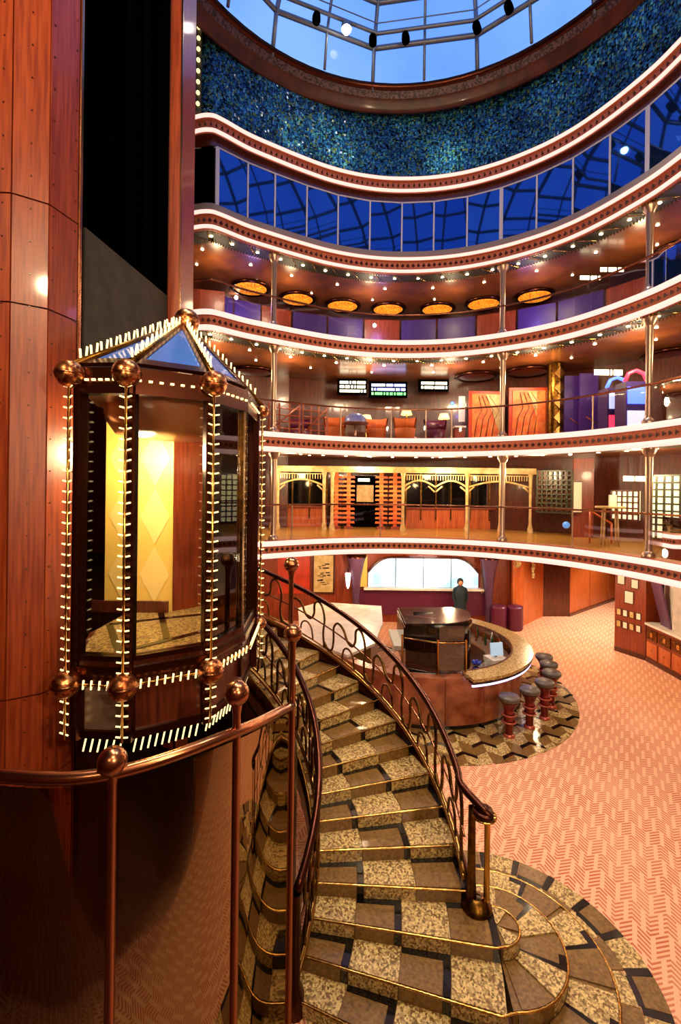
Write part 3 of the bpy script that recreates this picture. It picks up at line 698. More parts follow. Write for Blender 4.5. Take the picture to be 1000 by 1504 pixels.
# ---------------------------------------------------------------- granite apron on the floor at the foot of stairs
ap=struct('floor_apron',(1.65,4.8,0))
def apt(m,shape,nm='tile'): b=MB(); b.wedge(*shape); b.build(nm,m,ap)
na=13
for q in range(na):
    a0=-1.67+3.6*q/na; a1=a0+3.6/na; m='granite' if q%2 else 'granite_b'
    apt(m,(C0,1.10,1.30,a0+.006,a1-.006,.0,.012,4)); apt('granite_b' if q%2 else 'granite',(C0,1.306,1.56,a0+.02,a1-.04,.0,.012,4))
    apt('granite_k',(C0,1.306,1.56,a1-.036,a1+.016,.0,.012,2),'dark_strip')
    if q%2: apt('granite_k',(C0,1.28,1.34,a0+.02,a1-.04,.0,.014,3),'dark_strip')
for j in range(5):
    t0=th(1)-.117*(j+1); t1=t0+.117
    for i in range(6):
        r0=1.97+.37*i; r1=r0+.37
        if r0<RI and t1>-.4: continue
        m='granite' if (i+j)%2 else 'granite_b'
        apt(m,(CEN,r0+.004,r1-.004,t0+.002,t1-.002,.0,.012,2))
        if (i+j)%2==0: apt('granite_k',(CEN,r0+.05,r1-.004,t1-.02,t1-.003,.0,.013,2),'dark_strip'); apt('granite_k',(CEN,r1-.06,r1-.004,t0+.002,t1-.003,.0,.013,2),'dark_strip')
# ---------------------------------------------------------------- zigzag granite floor round the bar
BC=(2.1,11.85)
zf=struct('floor_zigzag',(BC[0],BC[1],0))
def tri(x,P=.46,A=.15): q=(x/P)%1; return A*(1-abs(2*q-1))
PX=.46; RW=.36; cells=[]
for j in range(-12,9):
    for i in range(-16,17):
        for hf in (0,1):
            x0=i*PX+hf*PX/2; x1=x0+PX/2; y0=j*RW
            cx,cy=(x0+x1)/2,y0+.2; rr=math.hypot(cx,cy)
            if rr<2.2 or rr>3.78 or (cx<-.9) or cy>2.4: continue
            cells.append((rr,x0,x1,y0,i,j,hf))
for rr,x0,x1,y0,i,j,hf in cells:
    if hf==0: ya,yb=0,.15
    else: ya,yb=.15,0
    X=lambda x:BC[0]+x
    Y=lambda y:BC[1]+y
    up=.10 if (i+j)%2==0 else 0
    q=[(X(x0)+.003,Y(y0+ya)+.004),(X(x1)-.003,Y(y0+yb)+.004),(X(x1)-.003,Y(y0+yb+RW-up)-.004),(X(x0)+.003,Y(y0+ya+RW-up)-.004)]
    cc=Vector(((x0+x1)/2,y0+.2)).normalized()
    def clip(P,lim,sg):
        out=[]
        for u in range(len(P)):
            a_,b_=P[u],P[(u+1)%len(P)]; da=sg*((a_[0]-BC[0])*cc.x+(a_[1]-BC[1])*cc.y-lim); db=sg*((b_[0]-BC[0])*cc.x+(b_[1]-BC[1])*cc.y-lim)
            if da<=0: out.append(a_)
            if da*db<0: k_=da/(da-db); out.append((a_[0]+(b_[0]-a_[0])*k_,a_[1]+(b_[1]-a_[1])*k_))
        return out
    q=clip(clip(q,3.55,1),2.32,-1)
    if len(q)<3: continue
    MB().prism(q,0,.012).build('tile','granite' if (i+j+hf)%2 else 'granite_b',zf)
    if up:
        q=clip(clip([(X(x0),Y(y0+ya+RW-up)),(X(x1),Y(y0+yb+RW-up)),(X(x1),Y(y0+yb+RW)-.003),(X(x0),Y(y0+ya+RW)-.003)],3.55,1),2.32,-1)
        if len(q)>2: MB().prism(q,0,.013).build('dark_strip','granite_k',zf)
# ---------------------------------------------------------------- bar
bar=thing('island_bar','curved island bar with red marble front and granite counter','bar',(BC[0],BC[1],0))
A_0,A_1=math.radians(-172),math.radians(58)
NM=11
for j in range(NM):
    a0=A_0+(A_1-A_0)*j/NM; a1=A_0+(A_1-A_0)*(j+1)/NM
    MB().wedge(BC,2.26,2.36,a0+.002,a1-.002,.1,1.02,6).build('marble_panel','marble',bar)
MB().wedge(BC,2.24,2.33,A_0,A_1,0,.1,40).build('plinth','granite_k',bar)
G0,G1=math.radians(-77),math.radians(58)
ct=MB().wedge(BC,2.16,2.60,G0,G1,1.06,1.12,40).build('granite_counter','granite',bar)
MB().wedge(BC,2.12,2.16,G0,G1,1.03,1.13,40).build('counter_lip','wood_d',ct)
MB().wedge(BC,2.40,2.58,G0,G1,1.0,1.055,40).build('counter_edge','granite_k',ct)
MB().wedge(BC,2.53,2.565,G0,G1,.95,.985,40).build('light_strip','lav',bar)
MB().wedge(BC,1.55,2.10,math.radians(-70),G1,.80,.85,30).build('work_counter','stainless',bar)
MB().wedge(BC,1.6,2.05,math.radians(-70),G1,.0,.80,30).build('work_cabinet','wood_d',bar)
MB().wedge(BC,2.12,2.36,A_0,math.radians(-78),1.02,1.06,30).build('marble_ledge','marble',bar)
MB().wedge(BC,0,2.22,A_0,A_1,.0,.3,30).build('platform','wood_b',bar)
wc=[atz(438,893,1.12),atz(470,884,1.12),atz(560,890,1.12),atz(562,915,1.12),atz(550,945,1.12),atz(510,962,1.12),atz(440,938,1.12)]
wt=thing('white_counter','white topped serving counter behind the stair rail, left of the black piano','counter',(atz(510,920,0).x,12.5,0))
MB().prism([(p.x,p.y) for p in wc],1.06,1.12).build('counter_top','whitetop',wt)
g=sum(wc,Vector())/len(wc); MB().prism([(g.x+(p.x-g.x)*.9,g.y+(p.y-g.y)*.9) for p in wc],.31,1.06).build('counter_body','granite_b',wt)
# grand piano shaped cabinet in black, on the platform
def piano():
    c=Vector((2.32,11.75,.3)); t=thing('black_piano','black grand piano with closed lid inside the bar','piano',c)
    out=[(-.75,-.75),(.2,-.85),(.65,-.7),(.9,-.3),(.92,.15),(.7,.5),(.2,.62),(-.3,.7),(-.75,.75)]
    sp_=spline([(x,y,0) for x,y in out[1:-1]],4); poly=[out[0]]+[(p.x,p.y) for p in sp_]+[out[-1]]
    W=lambda s_,o=(0,0):[(c.x+x*s_+o[0],c.y+y*s_+o[1]) for x,y in poly]
    MB().prism(W(1),.6,1.62).build('case','blackg',t); MB().prism(W(1.03),1.62,1.67).build('rim','blackg',t)
    b=MB(); pp_=W(1.0); ax=c.x-.75
    V0=[(x,y,1.70+(x-ax)*.05) for x,y in pp_]; V1=[(x,y,z+.03) for x,y,z in V0]; n=len(V0)
    b.add(V0+V1,[tuple(range(n-1,-1,-1)),tuple(range(n,2*n))]+[(i,(i+1)%n,(i+1)%n+n,i+n) for i in range(n)]); b.build('lid',mat('lid_lacquer','1c1f22',.18,coat=.6),t)
    b=MB().box((c.x-.2,c.y+.1,1.76),(.5,.06,.06)); b.build('music_stand','blackg',t)
    MB().box((c.x-.88,c.y,1.12),(.25,1.3,.1)).build('keyboard','paper',t); MB().box((c.x-.77,c.y,1.36),(.04,1.3,.5)).build('fallboard','blackg',t)
    for x,y in ((-.6,-.55),(-.6,.55),(.65,0)): MB().lathe([(.09,0),(.05,.08),(.06,.2),(.08,.3)],(c.x+x,c.y+y,.3),10).build('leg','blackg',t)
piano()
def screen():
    pts=[atz(598,1003,.95),atz(660,1000,1.06),atz(700,996,1.06)]; pts=[Vector((pts[0].x-.05,10.0,1.06)),Vector((2.05,9.68,1.06)),Vector((2.63,9.70,1.06))]
    t=thing('glass_screen','clear glass screen with brass posts and rail in front of the piano','screen',(2,9.8,1.06))
    for p in pts: MB().lathe([(.04,0),(.022,.05),(.02,.68),(.03,.72)],p,10).build('post','brass',t)
    MB().tube([p+Vector((0,0,.66)) for p in pts],.016,6).build('rail','brass',t)
    hs=(1.15,1.0)
    for a,c,h in zip(pts,pts[1:],hs): MB().slab([a+Vector((.03,.03,.02)),c+Vector((-.03,.03,.02)),c+Vector((-.03,.03,h)),a+Vector((.03,.03,h))],.012).build('glass_panel','clear',t)
screen()
# things on the work counter
def wcpos(r,deg,z=.85): a=math.radians(deg); return Vector((BC[0]+r*cos(a),BC[1]+r*sin(a),z))
def register():
    p=wcpos(1.8,-28); t=thing('cash_register','white till with pale blue screen on the bar\'s work counter','till',p)
    MB().box(p+Vector((0,0,.06)),(.42,.4,.12),.3).build('drawer_box','whitetop',t); MB().slab([p+Vector((-.15,-.1,.18)),p+Vector((.15,-.04,.18)),p+Vector((.15,.04,.46)),p+Vector((-.15,-.02,.46))],.04).build('screen',mat('till_screen','a8c4e0',.2,emit=.5),t); MB().box(p+Vector((0,.04,.15)),(.06,.06,.1)).build('stand','steel',t)
register()
M['glassware']=mat('glassware','c8d0d4',.1,.3); M['blueglass']=mat('blue_glass','1c2c9a',.15); M['green_b']=mat('bottle_green','1c3a20',.12); M['amber_b']=mat('bottle_amber','6a3410',.12)
def bottle(p,m,lab):
    MB().lathe([(1e-3,0),(.035,0),(.037,.16),(.03,.2),(.013,.24),(.013,.3),(1e-3,.3)],p,10).build('bottle',m,None,lab,'bottle','bottles on the bar work counter')
for i,(r_,dg) in enumerate(((1.95,30),(1.9,22),(1.98,14),(1.85,6),(1.95,0),(1.9,-8),(1.75,12),(1.72,24))):
    bottle(wcpos(r_,dg),('green_b','amber_b','glassware')[i%3],'small %s bottle on the work counter, number %s from the far end of the bar'%(('green','amber','clear')[i%3],('one','two','three','four','five','six','seven','eight')[i]))
p=wcpos(1.9,-62); t=thing('blue_vase','round blue vase with cut flowers on the near end of the bar','vase',p)
MB().lathe([(1e-3,0),(.06,0),(.1,.08),(.09,.16),(.05,.2)],p,12).build('body','blueglass',t)
for j in range(5): a=j*1.26; q=p+Vector((.07*cos(a),.07*sin(a),.3)); f=MB().tube([p+Vector((0,0,.18)),q],.006,4).build('stem','garland',t); MB().ball(q,.045,8,5).build('flower','blueglass',f)
for i,(dg) in enumerate((-40,-46,-52,-15)):
    p=wcpos(1.75 if i<3 else 1.9,dg); MB().lathe([(.03,0),(.035,.1),(.04,.14)],p,8).build('drinking_glass','glassware',None,'clear drinking glass on the bar work counter, %s the till'%('nearest','second nearest','third nearest','just beyond')[i].replace('nearest','nearest before'),'glass','bar glasses')
# ---------------------------------------------------------------- bar stools
def stool(loc):
    t=thing('bar_stool','x','bar stool',(0,0,0),'bar stools')
    MB().lathe([(1e-3,.70),(.17,.70),(.205,.73),(.205,.78),(.19,.805),(1e-3,.81)],(0,0,0),20).build('seat','seat',t)
    MB().lathe([(.18,.70),(.12,.62),(.10,.55)],(0,0,0),16).build('seat_cone','redpost',t)
    MB().lathe([(.10,.55),(.085,.5),(.11,.42),(.09,.36),(.105,.3),(.08,.26),(.075,.05)],(0,0,0),16).build('column','redpost',t)
    MB().lathe([(.11,.0),(.11,.04),(.08,.06)],(0,0,0),16).build('base_ring','redring',t)
    for z in (.44,.30): MB().tube([(.125*cos(a),.125*sin(a),z) for a in [2*pi*k/16 for k in range(16)]],.018,6,True).build('foot_ring','redring',t)
    return t
s0=stool(None)
SP=[(748,1023),(778,1012),(800,1001),(810,987),(806,974),(799,963)]
for i,(px,py) in enumerate(SP):
    p=atz(px,py,.80); p.z=.012; lab=('bar stool nearest the stairs, first of the row','second bar stool from the stairs','third bar stool from the stairs','fourth bar stool from the stairs, at the counter\'s bulge','fifth bar stool from the stairs, mostly behind another','farthest bar stool of the row at the counter')[i]
    if i==0: s0.location=p; s0['label']=lab
    else: dup(s0,p,0,lab)
# ---------------------------------------------------------------- lobby walls under the second deck
def seg(nm,a,c,z0,z1,m,th_=.12,parent=None,kind='structure',**kw):
    a=Vector((a[0],a[1],0)); c=Vector((c[0],c[1],0)); t=(c-a).normalized(); n=Vector((-t.y,t.x,0))*th_
    return MB().prism([(a.x,a.y),(c.x,c.y),(c.x+n.x,c.y+n.y),(a.x+n.x,a.y+n.y)],z0,z1).build(nm,m,parent,kind=None if parent else kind,**kw)
LW=17.2
def wx(px,d=LW): return ray(px,850)[0]*d
seg('wall_lobby_1',(-7,LW),(wx(752),LW),0,3.08,'wood')
seg('wall_lobby_2',(wx(752),LW),(6.22,16.85),0,3.08,'wood_o'); seg('wall_lobby_3',(6.22,16.85),(6.62,16.9),0,3.08,'wood_o'); seg('wall_lobby_4',(6.62,16.9),(7.9,18.2),0,3.08,'wood_o')
seg('wall_lobby_5',(7.9,18.2),(8.95,18.25),0,3.08,'wood_d')
dr=struct('door_1',(9,18.3,0))
for i in range(3):
    a=Vector((8.97,18.28)); c=Vector((13.2,21.8)); p=a.lerp(c,i/3+.004); q=a.lerp(c,(i+1)/3-.004); seg('door_leaf',p,q,.08,3.05,'wood_o',.1,dr)
seg('baseboard_hall',(8.95,18.2),(13.2,21.72),0,.1,'wood_d',.1)
seg('wall_hall',(10.2,14.9),(15.5,19.0),0,3.08,'wood_d')
MB().prism([(7.2,12),(15.9,12),(15.9,23.9),(-9,23.9),(-9,18),(7.2,18)],3.08,3.12).build('ceiling_hall','wood_b',kind='structure')
MB().prism([(10.3,-2.4),(15.9,-2.4),(15.9,12),(10.3,12)],3.08,3.12).build('ceiling_side','wood_b',kind='structure')
for x,y in ((9.3,15.8),(10.3,17.3),(11.3,18.8),(7.6,15.6)): lamp('SPOT',(x,y,3.0),300,WHITE,(x,y,0),.15,2.2,.6)
# mural: lit panes in an arched frame
mu=thing('lit_mural','wide backlit sky mural in an arched frame on the lobby wall','mural',((wx(535)+wx(706))/2,LW-.05,1.2))
x0,x1=wx(540),wx(702); zt,zb_=2.36,1.30; NPn=4
def arch(x): 
    q=(x-x0)/(x1-x0); return zt-.55*max(0,(abs(q-.5)-.28)/.22)**2.2
for i in range(NPn):
    a=x0+(x1-x0)*i/NPn+.015; c=x0+(x1-x0)*(i+1)/NPn-.015; K=6
    poly=[(a,zb_),(c,zb_)]+[(c+(a-c)*j/K,arch(c+(a-c)*j/K)) for j in range(K+1)]
    MB().slab([(x,LW-.06,z) for x,z in poly],.02).build('mural_pane','mural',mu)
    if i: MB().box((a-.015,LW-.08,(zb_+zt)/2),(.025,.04,zt-zb_)).build('frame_bar','steel',mu)
K=24; MB().tube([(x0+(x1-x0)*j/K,LW-.08,arch(x0+(x1-x0)*j/K)+.03) for j in range(K+1)],.05,6).build('arch_frame','wood_d',mu)
MB().box(((x0+x1)/2,LW-.14,zb_-.05),(x1-x0+.3,.26,.07)).build('ledge','whitetop',mu)
MB().box((x0-.2,LW-.06,1.85),(.34,.08,1.1)).build('side_panel','yellow',mu); MB().box((x1+.14,LW-.06,1.75),(.12,.12,1.3)).build('side_column','stainless',mu)
MB().box(((x0+x1)/2,LW-.05,.75),(x1-x0+.6,.06,.9)).build('dado','plum',mu)
lamp('AREA',((x0+x1)/2,LW-.5,2.4),8,(.8,.92,1),((x0+x1)/2,LW-.2,0),1.0)
# red panel, framed picture, sconce, violet pillars
seg('red_panel',(wx(408),LW-.04),(wx(455),LW-.04),1.0,2.7,'red',.03,None,None,label='plain orange red wall panel behind the upper stair rail',cat='wall panel')
pf=thing('framed_picture','cream framed picture with dark brush strokes on lobby wall','picture',(wx(475),LW-.05,1.0))
MB().box((wx(475),LW-.03,1.75),(.86,.05,1.5)).build('frame','wood_d',pf); pc=MB().box((wx(475),LW-.06,1.75),(.7,.02,1.34)).build('canvas','cream',pf)
sk=MB()
for j in range(26): sk.box((wx(475)+R.uniform(-.2,.22),LW-.075,1.75+R.uniform(-.4,.45)),(R.uniform(.03,.16),.004,R.uniform(.02,.05)))
sk.build('brush_strokes','ink',pc,kind='stuff')
def pillar(px,d,lab,m='violet_p'):
    p=Vector((wx(px,d),d,0)); t=thing('flared_pillar',lab,'pillar',p,'flared pillars')
    MB().lathe([(.10,.12),(.12,.8),(.17,1.6),(.28,2.2),(.34,2.4)],p,14).build('shaft',m,t); MB().lathe([(.2,0),(.2,.12),(.1,.14)],p,14).build('base','bronze_d',t); MB().lathe([(.36,2.4),(.36,2.5),(1e-3,2.5)],p,14).build('cap','bronze_d',t)
pillar(523,16.9,'dusky violet flared pillar beside the framed picture'); pillar(718,16.9,'dusky violet flared pillar right of the mural')
sx=wx(511,16.75); t=thing('wall_sconce','slender white wall sconce on the violet pillar by the picture','sconce',(sx,16.75,1.3))
MB().tube([(sx,17.15,1.95),(sx,16.9,1.98),(sx,16.75,1.86)],.02,6).build('arm','bronze_d',t); MB().lathe([(.02,1.3),(.06,1.4),(.1,1.75),(.1,1.85)],(sx,16.75,0),10).build('shade',mat('lit_shade','fff4ea',.5,emit=1.6),t)
for px,lab in ((733,'left plum leather drum seat by the wooden pillar'),(757,'right plum leather drum seat by the wooden pillar')):
    p=Vector((wx(px,16.45),16.45,0)); t=thing('drum_seat',lab,'pouf',p,'plum drum seats'); MB().lathe([(.24,0),(.27,.05),(.27,.78)],p,16).build('body','plum',t); MB().lathe([(.27,.78),(.24,.84),(1e-3,.85)],p,16).build('cushion','plum',t)
# carved brackets on the pillar
for (x,y,z,lab) in ((6.35,16.8,2.25,'round carved rosette on the wooden pillar\'s front'),): 
    t=MB().lathe([(1e-3,-.03),(.06,-.03),(.09,0),(.13,.02),(.13,.04)],(0,0,0),14); 
    t.v=[(a+x,-c+y,b_+z) for a,b_,c in t.v] ; t.build('rosette','cream',None,lab,'rosette')
b=MB()
for j in range(9): b.ball((7.06+R.uniform(-.03,.03),17.14,1.7+j*.11),.05+R.random()*.03,8,5)
b.build('carved_ornament','cream',None,'pale carved vertical ornament on the wooden pillar\'s side','ornament')
# ---------------------------------------------------------------- dark clothed person by the mural
def person():
    base=Vector((wx(676,16.5),16.5,0)); t=thing('person','person in long dark clothing standing before the lit mural','person',base)
    J={'pel':(0,0,.95),'chest':(0,0,1.3),'neck':(0,0,1.48),'head':(0,.0,1.58),'top':(0,0,1.72),'shl':(-.19,0,1.42),'ell':(-.25,.02,1.14),'hal':(-.2,-.12,.93),'shr':(.19,0,1.42),'elr':(.25,.02,1.14),'har':(.2,-.12,.93),'hl':(-.1,0,.9),'kl':(-.11,-.02,.5),'al':(-.11,.02,.09),'fl':(-.12,-.14,.04),'hr':(.1,0,.9),'kr':(.11,-.02,.5),'ar':(.11,.02,.09),'fr':(.12,-.14,.04)}
    E=[('pel','chest'),('chest','neck'),('neck','head'),('head','top'),('chest','shl'),('shl','ell'),('ell','hal'),('chest','shr'),('shr','elr'),('elr','har'),('pel','hl'),('hl','kl'),('kl','al'),('al','fl'),('pel','hr'),('hr','kr'),('kr','ar'),('ar','fr')]
    rad={'pel':.17,'chest':.17,'neck':.06,'head':.095,'top':.08,'shl':.075,'ell':.055,'hal':.04,'shr':.075,'elr':.055,'har':.04,'hl':.11,'kl':.075,'al':.05,'fl':.045,'hr':.11,'kr':.075,'ar':.05,'fr':.045}
    ks=list(J); me=bpy.data.meshes.new('body'); me.from_pydata([J[k] for k in ks],[(ks.index(a),ks.index(c)) for a,c in E],[])
    o=bpy.data.objects.new('body',me); C.objects.link(o); o.parent=t; sk=o.modifiers.new('s','SKIN'); sv=me.skin_vertices[0].data if me.skin_vertices else None
    if sv is None:
        bpy.context.view_layer.objects.active=o
        me.skin_vertices_add() if hasattr(me,'skin_vertices_add') else None
    if me.skin_vertices:
        for i,k in enumerate(ks): me.skin_vertices[0].data[i].radius=(rad[k],rad[k]*.8); me.skin_vertices[0].data[i].use_root=(k=='pel')
    o.modifiers.new('u','SUBSURF').levels=1; me.materials.append(M['cloth'])
    MB().lathe([(.30,.12),(.24,.55),(.19,.95),(.21,1.2),(.20,1.40),(.1,1.49)],base,16).build('coat','cloth',t)
    MB().ball(base+Vector((0,.015,1.64)),.115,14,10,1.15).build('hair','hair',t); MB().ball(base+Vector((0,-.05,1.60)),.085,12,8,1.2).build('face','skin',t); MB().ball(base+Vector((0,-.135,1.6)),.016,6,5).build('nose','skin',t)
person()
# ---------------------------------------------------------------- desk and leaflet wall at the right
D0=Vector((8.48,14.45)); D1=Vector((8.88,13.6)); D2=Vector((8.92,11.0))
lf=thing('leaflet_wall','wooden wall unit with small framed notices and leaflets by the hall','leaflet unit',(8.7,14,0))
MB().prism([(D0.x,D0.y),(D1.x,D1.y),(D1.x+.6,D1.y+.28),(D0.x+.6,D0.y+.28)],0,2.9).build('cabinet','wood',lf)
MB().prism([(D0.x-.03,D0.y-.02),(D1.x-.03,D1.y-.02),(D1.x+.6,D1.y+.3),(D0.x+.6,D0.y+.3)],2.9,3.05).build('cornice','wood_d',lf); MB().prism([(D0.x-.02,D0.y-.02),(D1.x-.02,D1.y-.02),(D1.x+.3,D1.y+.3),(D0.x+.3,D0.y+.3)],0,.14).build('plinth','wood_d',lf)
td=(D1-D0).normalized(); nd=Vector((td.y,-td.x)); nd=nd if nd.x<0 else -nd
ang=math.atan2(td.y,td.x)
def leaf(u,z,w_,h_,m): p=D0+td*u+nd*.012; f=MB().box((p.x,p.y,z),(w_+.05,.012,h_+.05),ang).build('notice_frame','wood_d',lf); p=p+nd*.012; MB().box((p.x,p.y,z),(w_,.008,h_),ang).build('notice','paper' if m else 'cream',f)
leaf(.2,2.2,.2,.24,1); leaf(.62,2.15,.18,.24,1); leaf(.45,1.72,.24,.34,1)
for r_ in range(2):
    for c_ in range(4): leaf(.14+c_*.2,1.22-r_*.36,.11,.17,c_%2)
p=D0+td*.45+nd*.02; MB().box((p.x,p.y,2.6),(.5,.01,.2),ang).build('sign_plate','gold',lf)
dk=thing('reception_desk','wooden reception desk with panelled front and pale top at right','desk',(9.1,12.4,0))
D1=D1-Vector((0,.04)); MB().prism([(D1.x,D1.y),(D2.x,D2.y),(D2.x+.7,D2.y),(D1.x+.7,D1.y)],0,1.06).build('body','wood',dk); MB().prism([(D1.x-.06,D1.y),(D2.x-.06,D2.y),(D2.x+.75,D2.y),(D1.x+.75,D1.y)],1.06,1.12).build('desk_top','whitetop',dk); MB().prism([(D1.x-.02,D1.y),(D2.x-.02,D2.y),(D2.x+.1,D2.y),(D1.x+.1,D1.y)],0,.12).build('plinth','wood_d',dk)
for i in range(5):
    for z,hh in ((.82,.3),(.38,.42)):
        q=D1.lerp(D2,(i+.5)/5); pn=MB().box((q.x-.015,q.y,z),(.02,.44,hh)).build('front_panel','goldd' if z>.6 else 'wood_o',dk); MB().box((q.x-.03,q.y,z),(.012,.1 if z>.6 else .05,.12 if z>.6 else .05)).build('inlay','gold',pn)
wp=Vector((9.4,13.05,1.12)); t=thing('white_display','tall white flared display pillar on the reception desk','display',wp)
MB().prism([(wp.x-.3,wp.y-.25),(wp.x+.45,wp.y-.35),(wp.x+.5,wp.y+.1),(wp.x-.2,wp.y+.25)],1.12,2.5).build('panel','whitetop',t); MB().slab([(wp.x-.31,wp.y-.2,1.12),(wp.x-.25,wp.y+.25,1.12),(wp.x-.55,wp.y+.3,2.4),(wp.x-.65,wp.y-.25,2.4)],.05).build('flared_side','violet_p',t)
seg('wall_desk',(10.4,13.9),(10.4,6),0,3.08,'wood',.1)
def gc(px,o,z,v=0): p,n=on_curve(px,o,v); return Vector((p.x,p.y,z))
# ---------------------------------------------------------------- second gallery: pergola, ribbed pillars, lattice
Z2=3.44
def g2(px,d): return Vector((ray(px,730)[0]*d,d,Z2))
pg=thing('pergola','cream fretwork pergola with arches along the second gallery','pergola',g2(590,16.2))
PD=16.0
def xg(px): return ray(px,720)[0]*PD
MB().box(((xg(398)+xg(786))/2,PD,5.52),(xg(786)-xg(398),.16,.2)).build('beam','cream',pg)
for px in (400,408,476,488,592,686,735,779):
    x=xg(px); MB().lathe([(.10,0),(.10,.1),(.055,.28),(.05,1.0),(.06,1.8),(.09,1.98)],(x,PD,Z2),8).build('post','cream',pg)
def fret(a,c,arches):
    x0,x1=xg(a),xg(c); W=(x1-x0)/arches
    MB().box(((x0+x1)/2,PD,5.36),(x1-x0,.05,.03)).build('fret_rail','cream',pg); b=MB(); n=int((x1-x0)/.085)
    for j in range(n): b.box((x0+(j+.5)*(x1-x0)/n,PD,5.27),(.03,.03,.17))
    b.build('spindles','cream',pg,kind='stuff')
    for i in range(arches):
        path=[(x0+W*(i+j/12),PD,4.95+.22*sin(pi*j/12)) for j in range(13)]; MB().tube(path,.035,6).build('arch','cream',pg)
        for s_ in (0,1):
            xx=x0+W*(i+s_)+(-.12 if s_ else .12); MB().tube([(xx+(.1 if s_ else -.1),PD,4.78),(xx,PD,4.88),(xx-(.12 if s_ else -.12),PD,4.98)],.03,6).build('bracket','cream',pg)
fret(408,476,1); fret(592,686,2); fret(686,779,1)
for px,lab in ((494,'outer left'),(512,'inner left'),(560,'inner right'),(580,'outer right')):
    p=g2(px,16.7); t=thing('ribbed_pillar','orange ribbed wooden pillar, %s of the entrance in the second gallery'%lab,'pillar',p,'ribbed pillars')
    MB().box(p+Vector((0,0,1.0)),(.13,.13,2.0)).build('shaft','orange',t); MB().box(p+Vector((0,0,.05)),(.3,.3,.1)).build('base','wood',t)
    for j in range(11): MB().slab([p+Vector((-.22,-.05,.2+j*.16)),p+Vector((.22,-.05,.2+j*.16)),p+Vector((.2,-.05,.27+j*.16)),p+Vector((-.2,-.05,.27+j*.16))],.12).build('rib','orange',t)
def shopfront(px0,px1,d,lab,bars):
    a=g2(px0,d); c=g2(px1,d); t=thing('shop_front',lab,'shop front',(a+c)/2)
    MB().box(((a.x+c.x)/2,d+.05,Z2+.35),(c.x-a.x,.08,.7)).build('stall_riser','wood_o',t); MB().box(((a.x+c.x)/2,d+.08,Z2+1.4),(c.x-a.x,.03,1.4)).build('dark_window','blackg',t)
    for j in range(bars+1): MB().box((a.x+(c.x-a.x)*j/bars,d,Z2+1.2),(.05,.06,1.8)).build('window_bar','goldd',t)
    MB().box(((a.x+c.x)/2,d,Z2+.74),(c.x-a.x,.14,.06)).build('sill','wood',t)
shopfront(404,480,17.2,'dark shop front behind the left pergola arch',3); shopfront(596,684,17.2,'dark shop front behind the double pergola arches',4); shopfront(690,776,17.2,'dark shop front behind the right pergola arch',3)
p=g2(536,17.4); t=thing('lit_doorway','dim doorway with small bright screen between the ribbed pillars','doorway',p)
MB().box(p+Vector((0,.1,.95)),(1.3,.04,1.9)).build('opening','black',t); MB().box(p+Vector((0,.02,1.25)),(.62,.04,.62)).build('picture','cream',t); MB().box(p+Vector((-.05,0,1.75)),(.42,.06,.1)).build('strip_lamp','sign',t)
def lattice(a,c,z0,z1,nx,nz,m,back,lab,bm=None):
    a=Vector(a);c=Vector(c); t=thing('lattice_screen',lab,'lattice',((a.x+c.x)/2,(a.y+c.y)/2,z0),'lattice screens'); tv=(c-a); Lh=tv.length; tv.normalize(); an=math.atan2(tv.y,tv.x); mid=(a+c)/2; nn=Vector((-tv.y,tv.x))
    q=mid+nn*.08; MB().box((q.x,q.y,(z0+z1)/2),(Lh,.02,z1-z0),an).build('backing',back,t)
    for i in range(nx+1): q=a.lerp(c,i/nx); MB().box((q.x,q.y,(z0+z1)/2),(.045,.04,z1-z0),an).build('slat',m,t)
    for j in range(nz+1): MB().box((mid.x,mid.y,z0+(z1-z0)*j/nz),(Lh,.04,.045),an).build('slat',m,t)
A=gc(789,2.6,Z2);B_=gc(840,2.6,Z2); lattice((A.x,A.y),(B_.x,B_.y),Z2+.75,5.5,7,9,'lattice','wood_d','dark green lattice screen right of the pergola')
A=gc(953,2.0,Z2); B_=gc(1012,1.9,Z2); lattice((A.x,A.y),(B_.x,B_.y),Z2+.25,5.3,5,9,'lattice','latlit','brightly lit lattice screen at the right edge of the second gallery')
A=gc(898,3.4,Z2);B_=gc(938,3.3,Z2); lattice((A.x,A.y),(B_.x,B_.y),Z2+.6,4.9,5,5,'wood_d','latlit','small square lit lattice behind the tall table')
A=gc(842,2.9,Z2);B_=gc(872,3.2,Z2); seg('wall_panel_2',(A.x,A.y),(B_.x,B_.y),Z2,5.9,'wood',.1)
p=gc(848,2.7,Z2); t=thing('white_poster','tall white poster on the red wood wall of the second gallery','poster',p); MB().box(p+Vector((0,0,1.25)),(.3,.03,1.0)).build('frame','wood_d',t); MB().box(p+Vector((0,-.02,1.25)),(.24,.02,.92)).build('sheet','paper',t)
p=gc(896,1.3,Z2); t=thing('tall_table','tall round table with slim legs by the second gallery rail','table',p)
MB().lathe([(1e-3,1.0),(.36,1.0),(.36,1.05),(1e-3,1.05)],p,18).build('table_top','cream',t)
for a in (.4,2.0,3.6,5.2): MB().tube([p+Vector((.25*cos(a),.25*sin(a),0)),p+Vector((.2*cos(a),.2*sin(a),1.0))],.022,6).build('leg','cream',t)
q=p+Vector((.05,0,1.05)); MB().prism([(q.x-.08,q.y-.05),(q.x+.1,q.y-.05),(q.x+.1,q.y+.02),(q.x-.08,q.y+.02)],q.z,q.z+.3).build('table_menu','paper',None,'white menu card standing on the tall table','menu')
p=gc(872,1.6,Z2); t=thing('slatted_stool','low slanted wooden bench rail beside the tall table','bench',p)
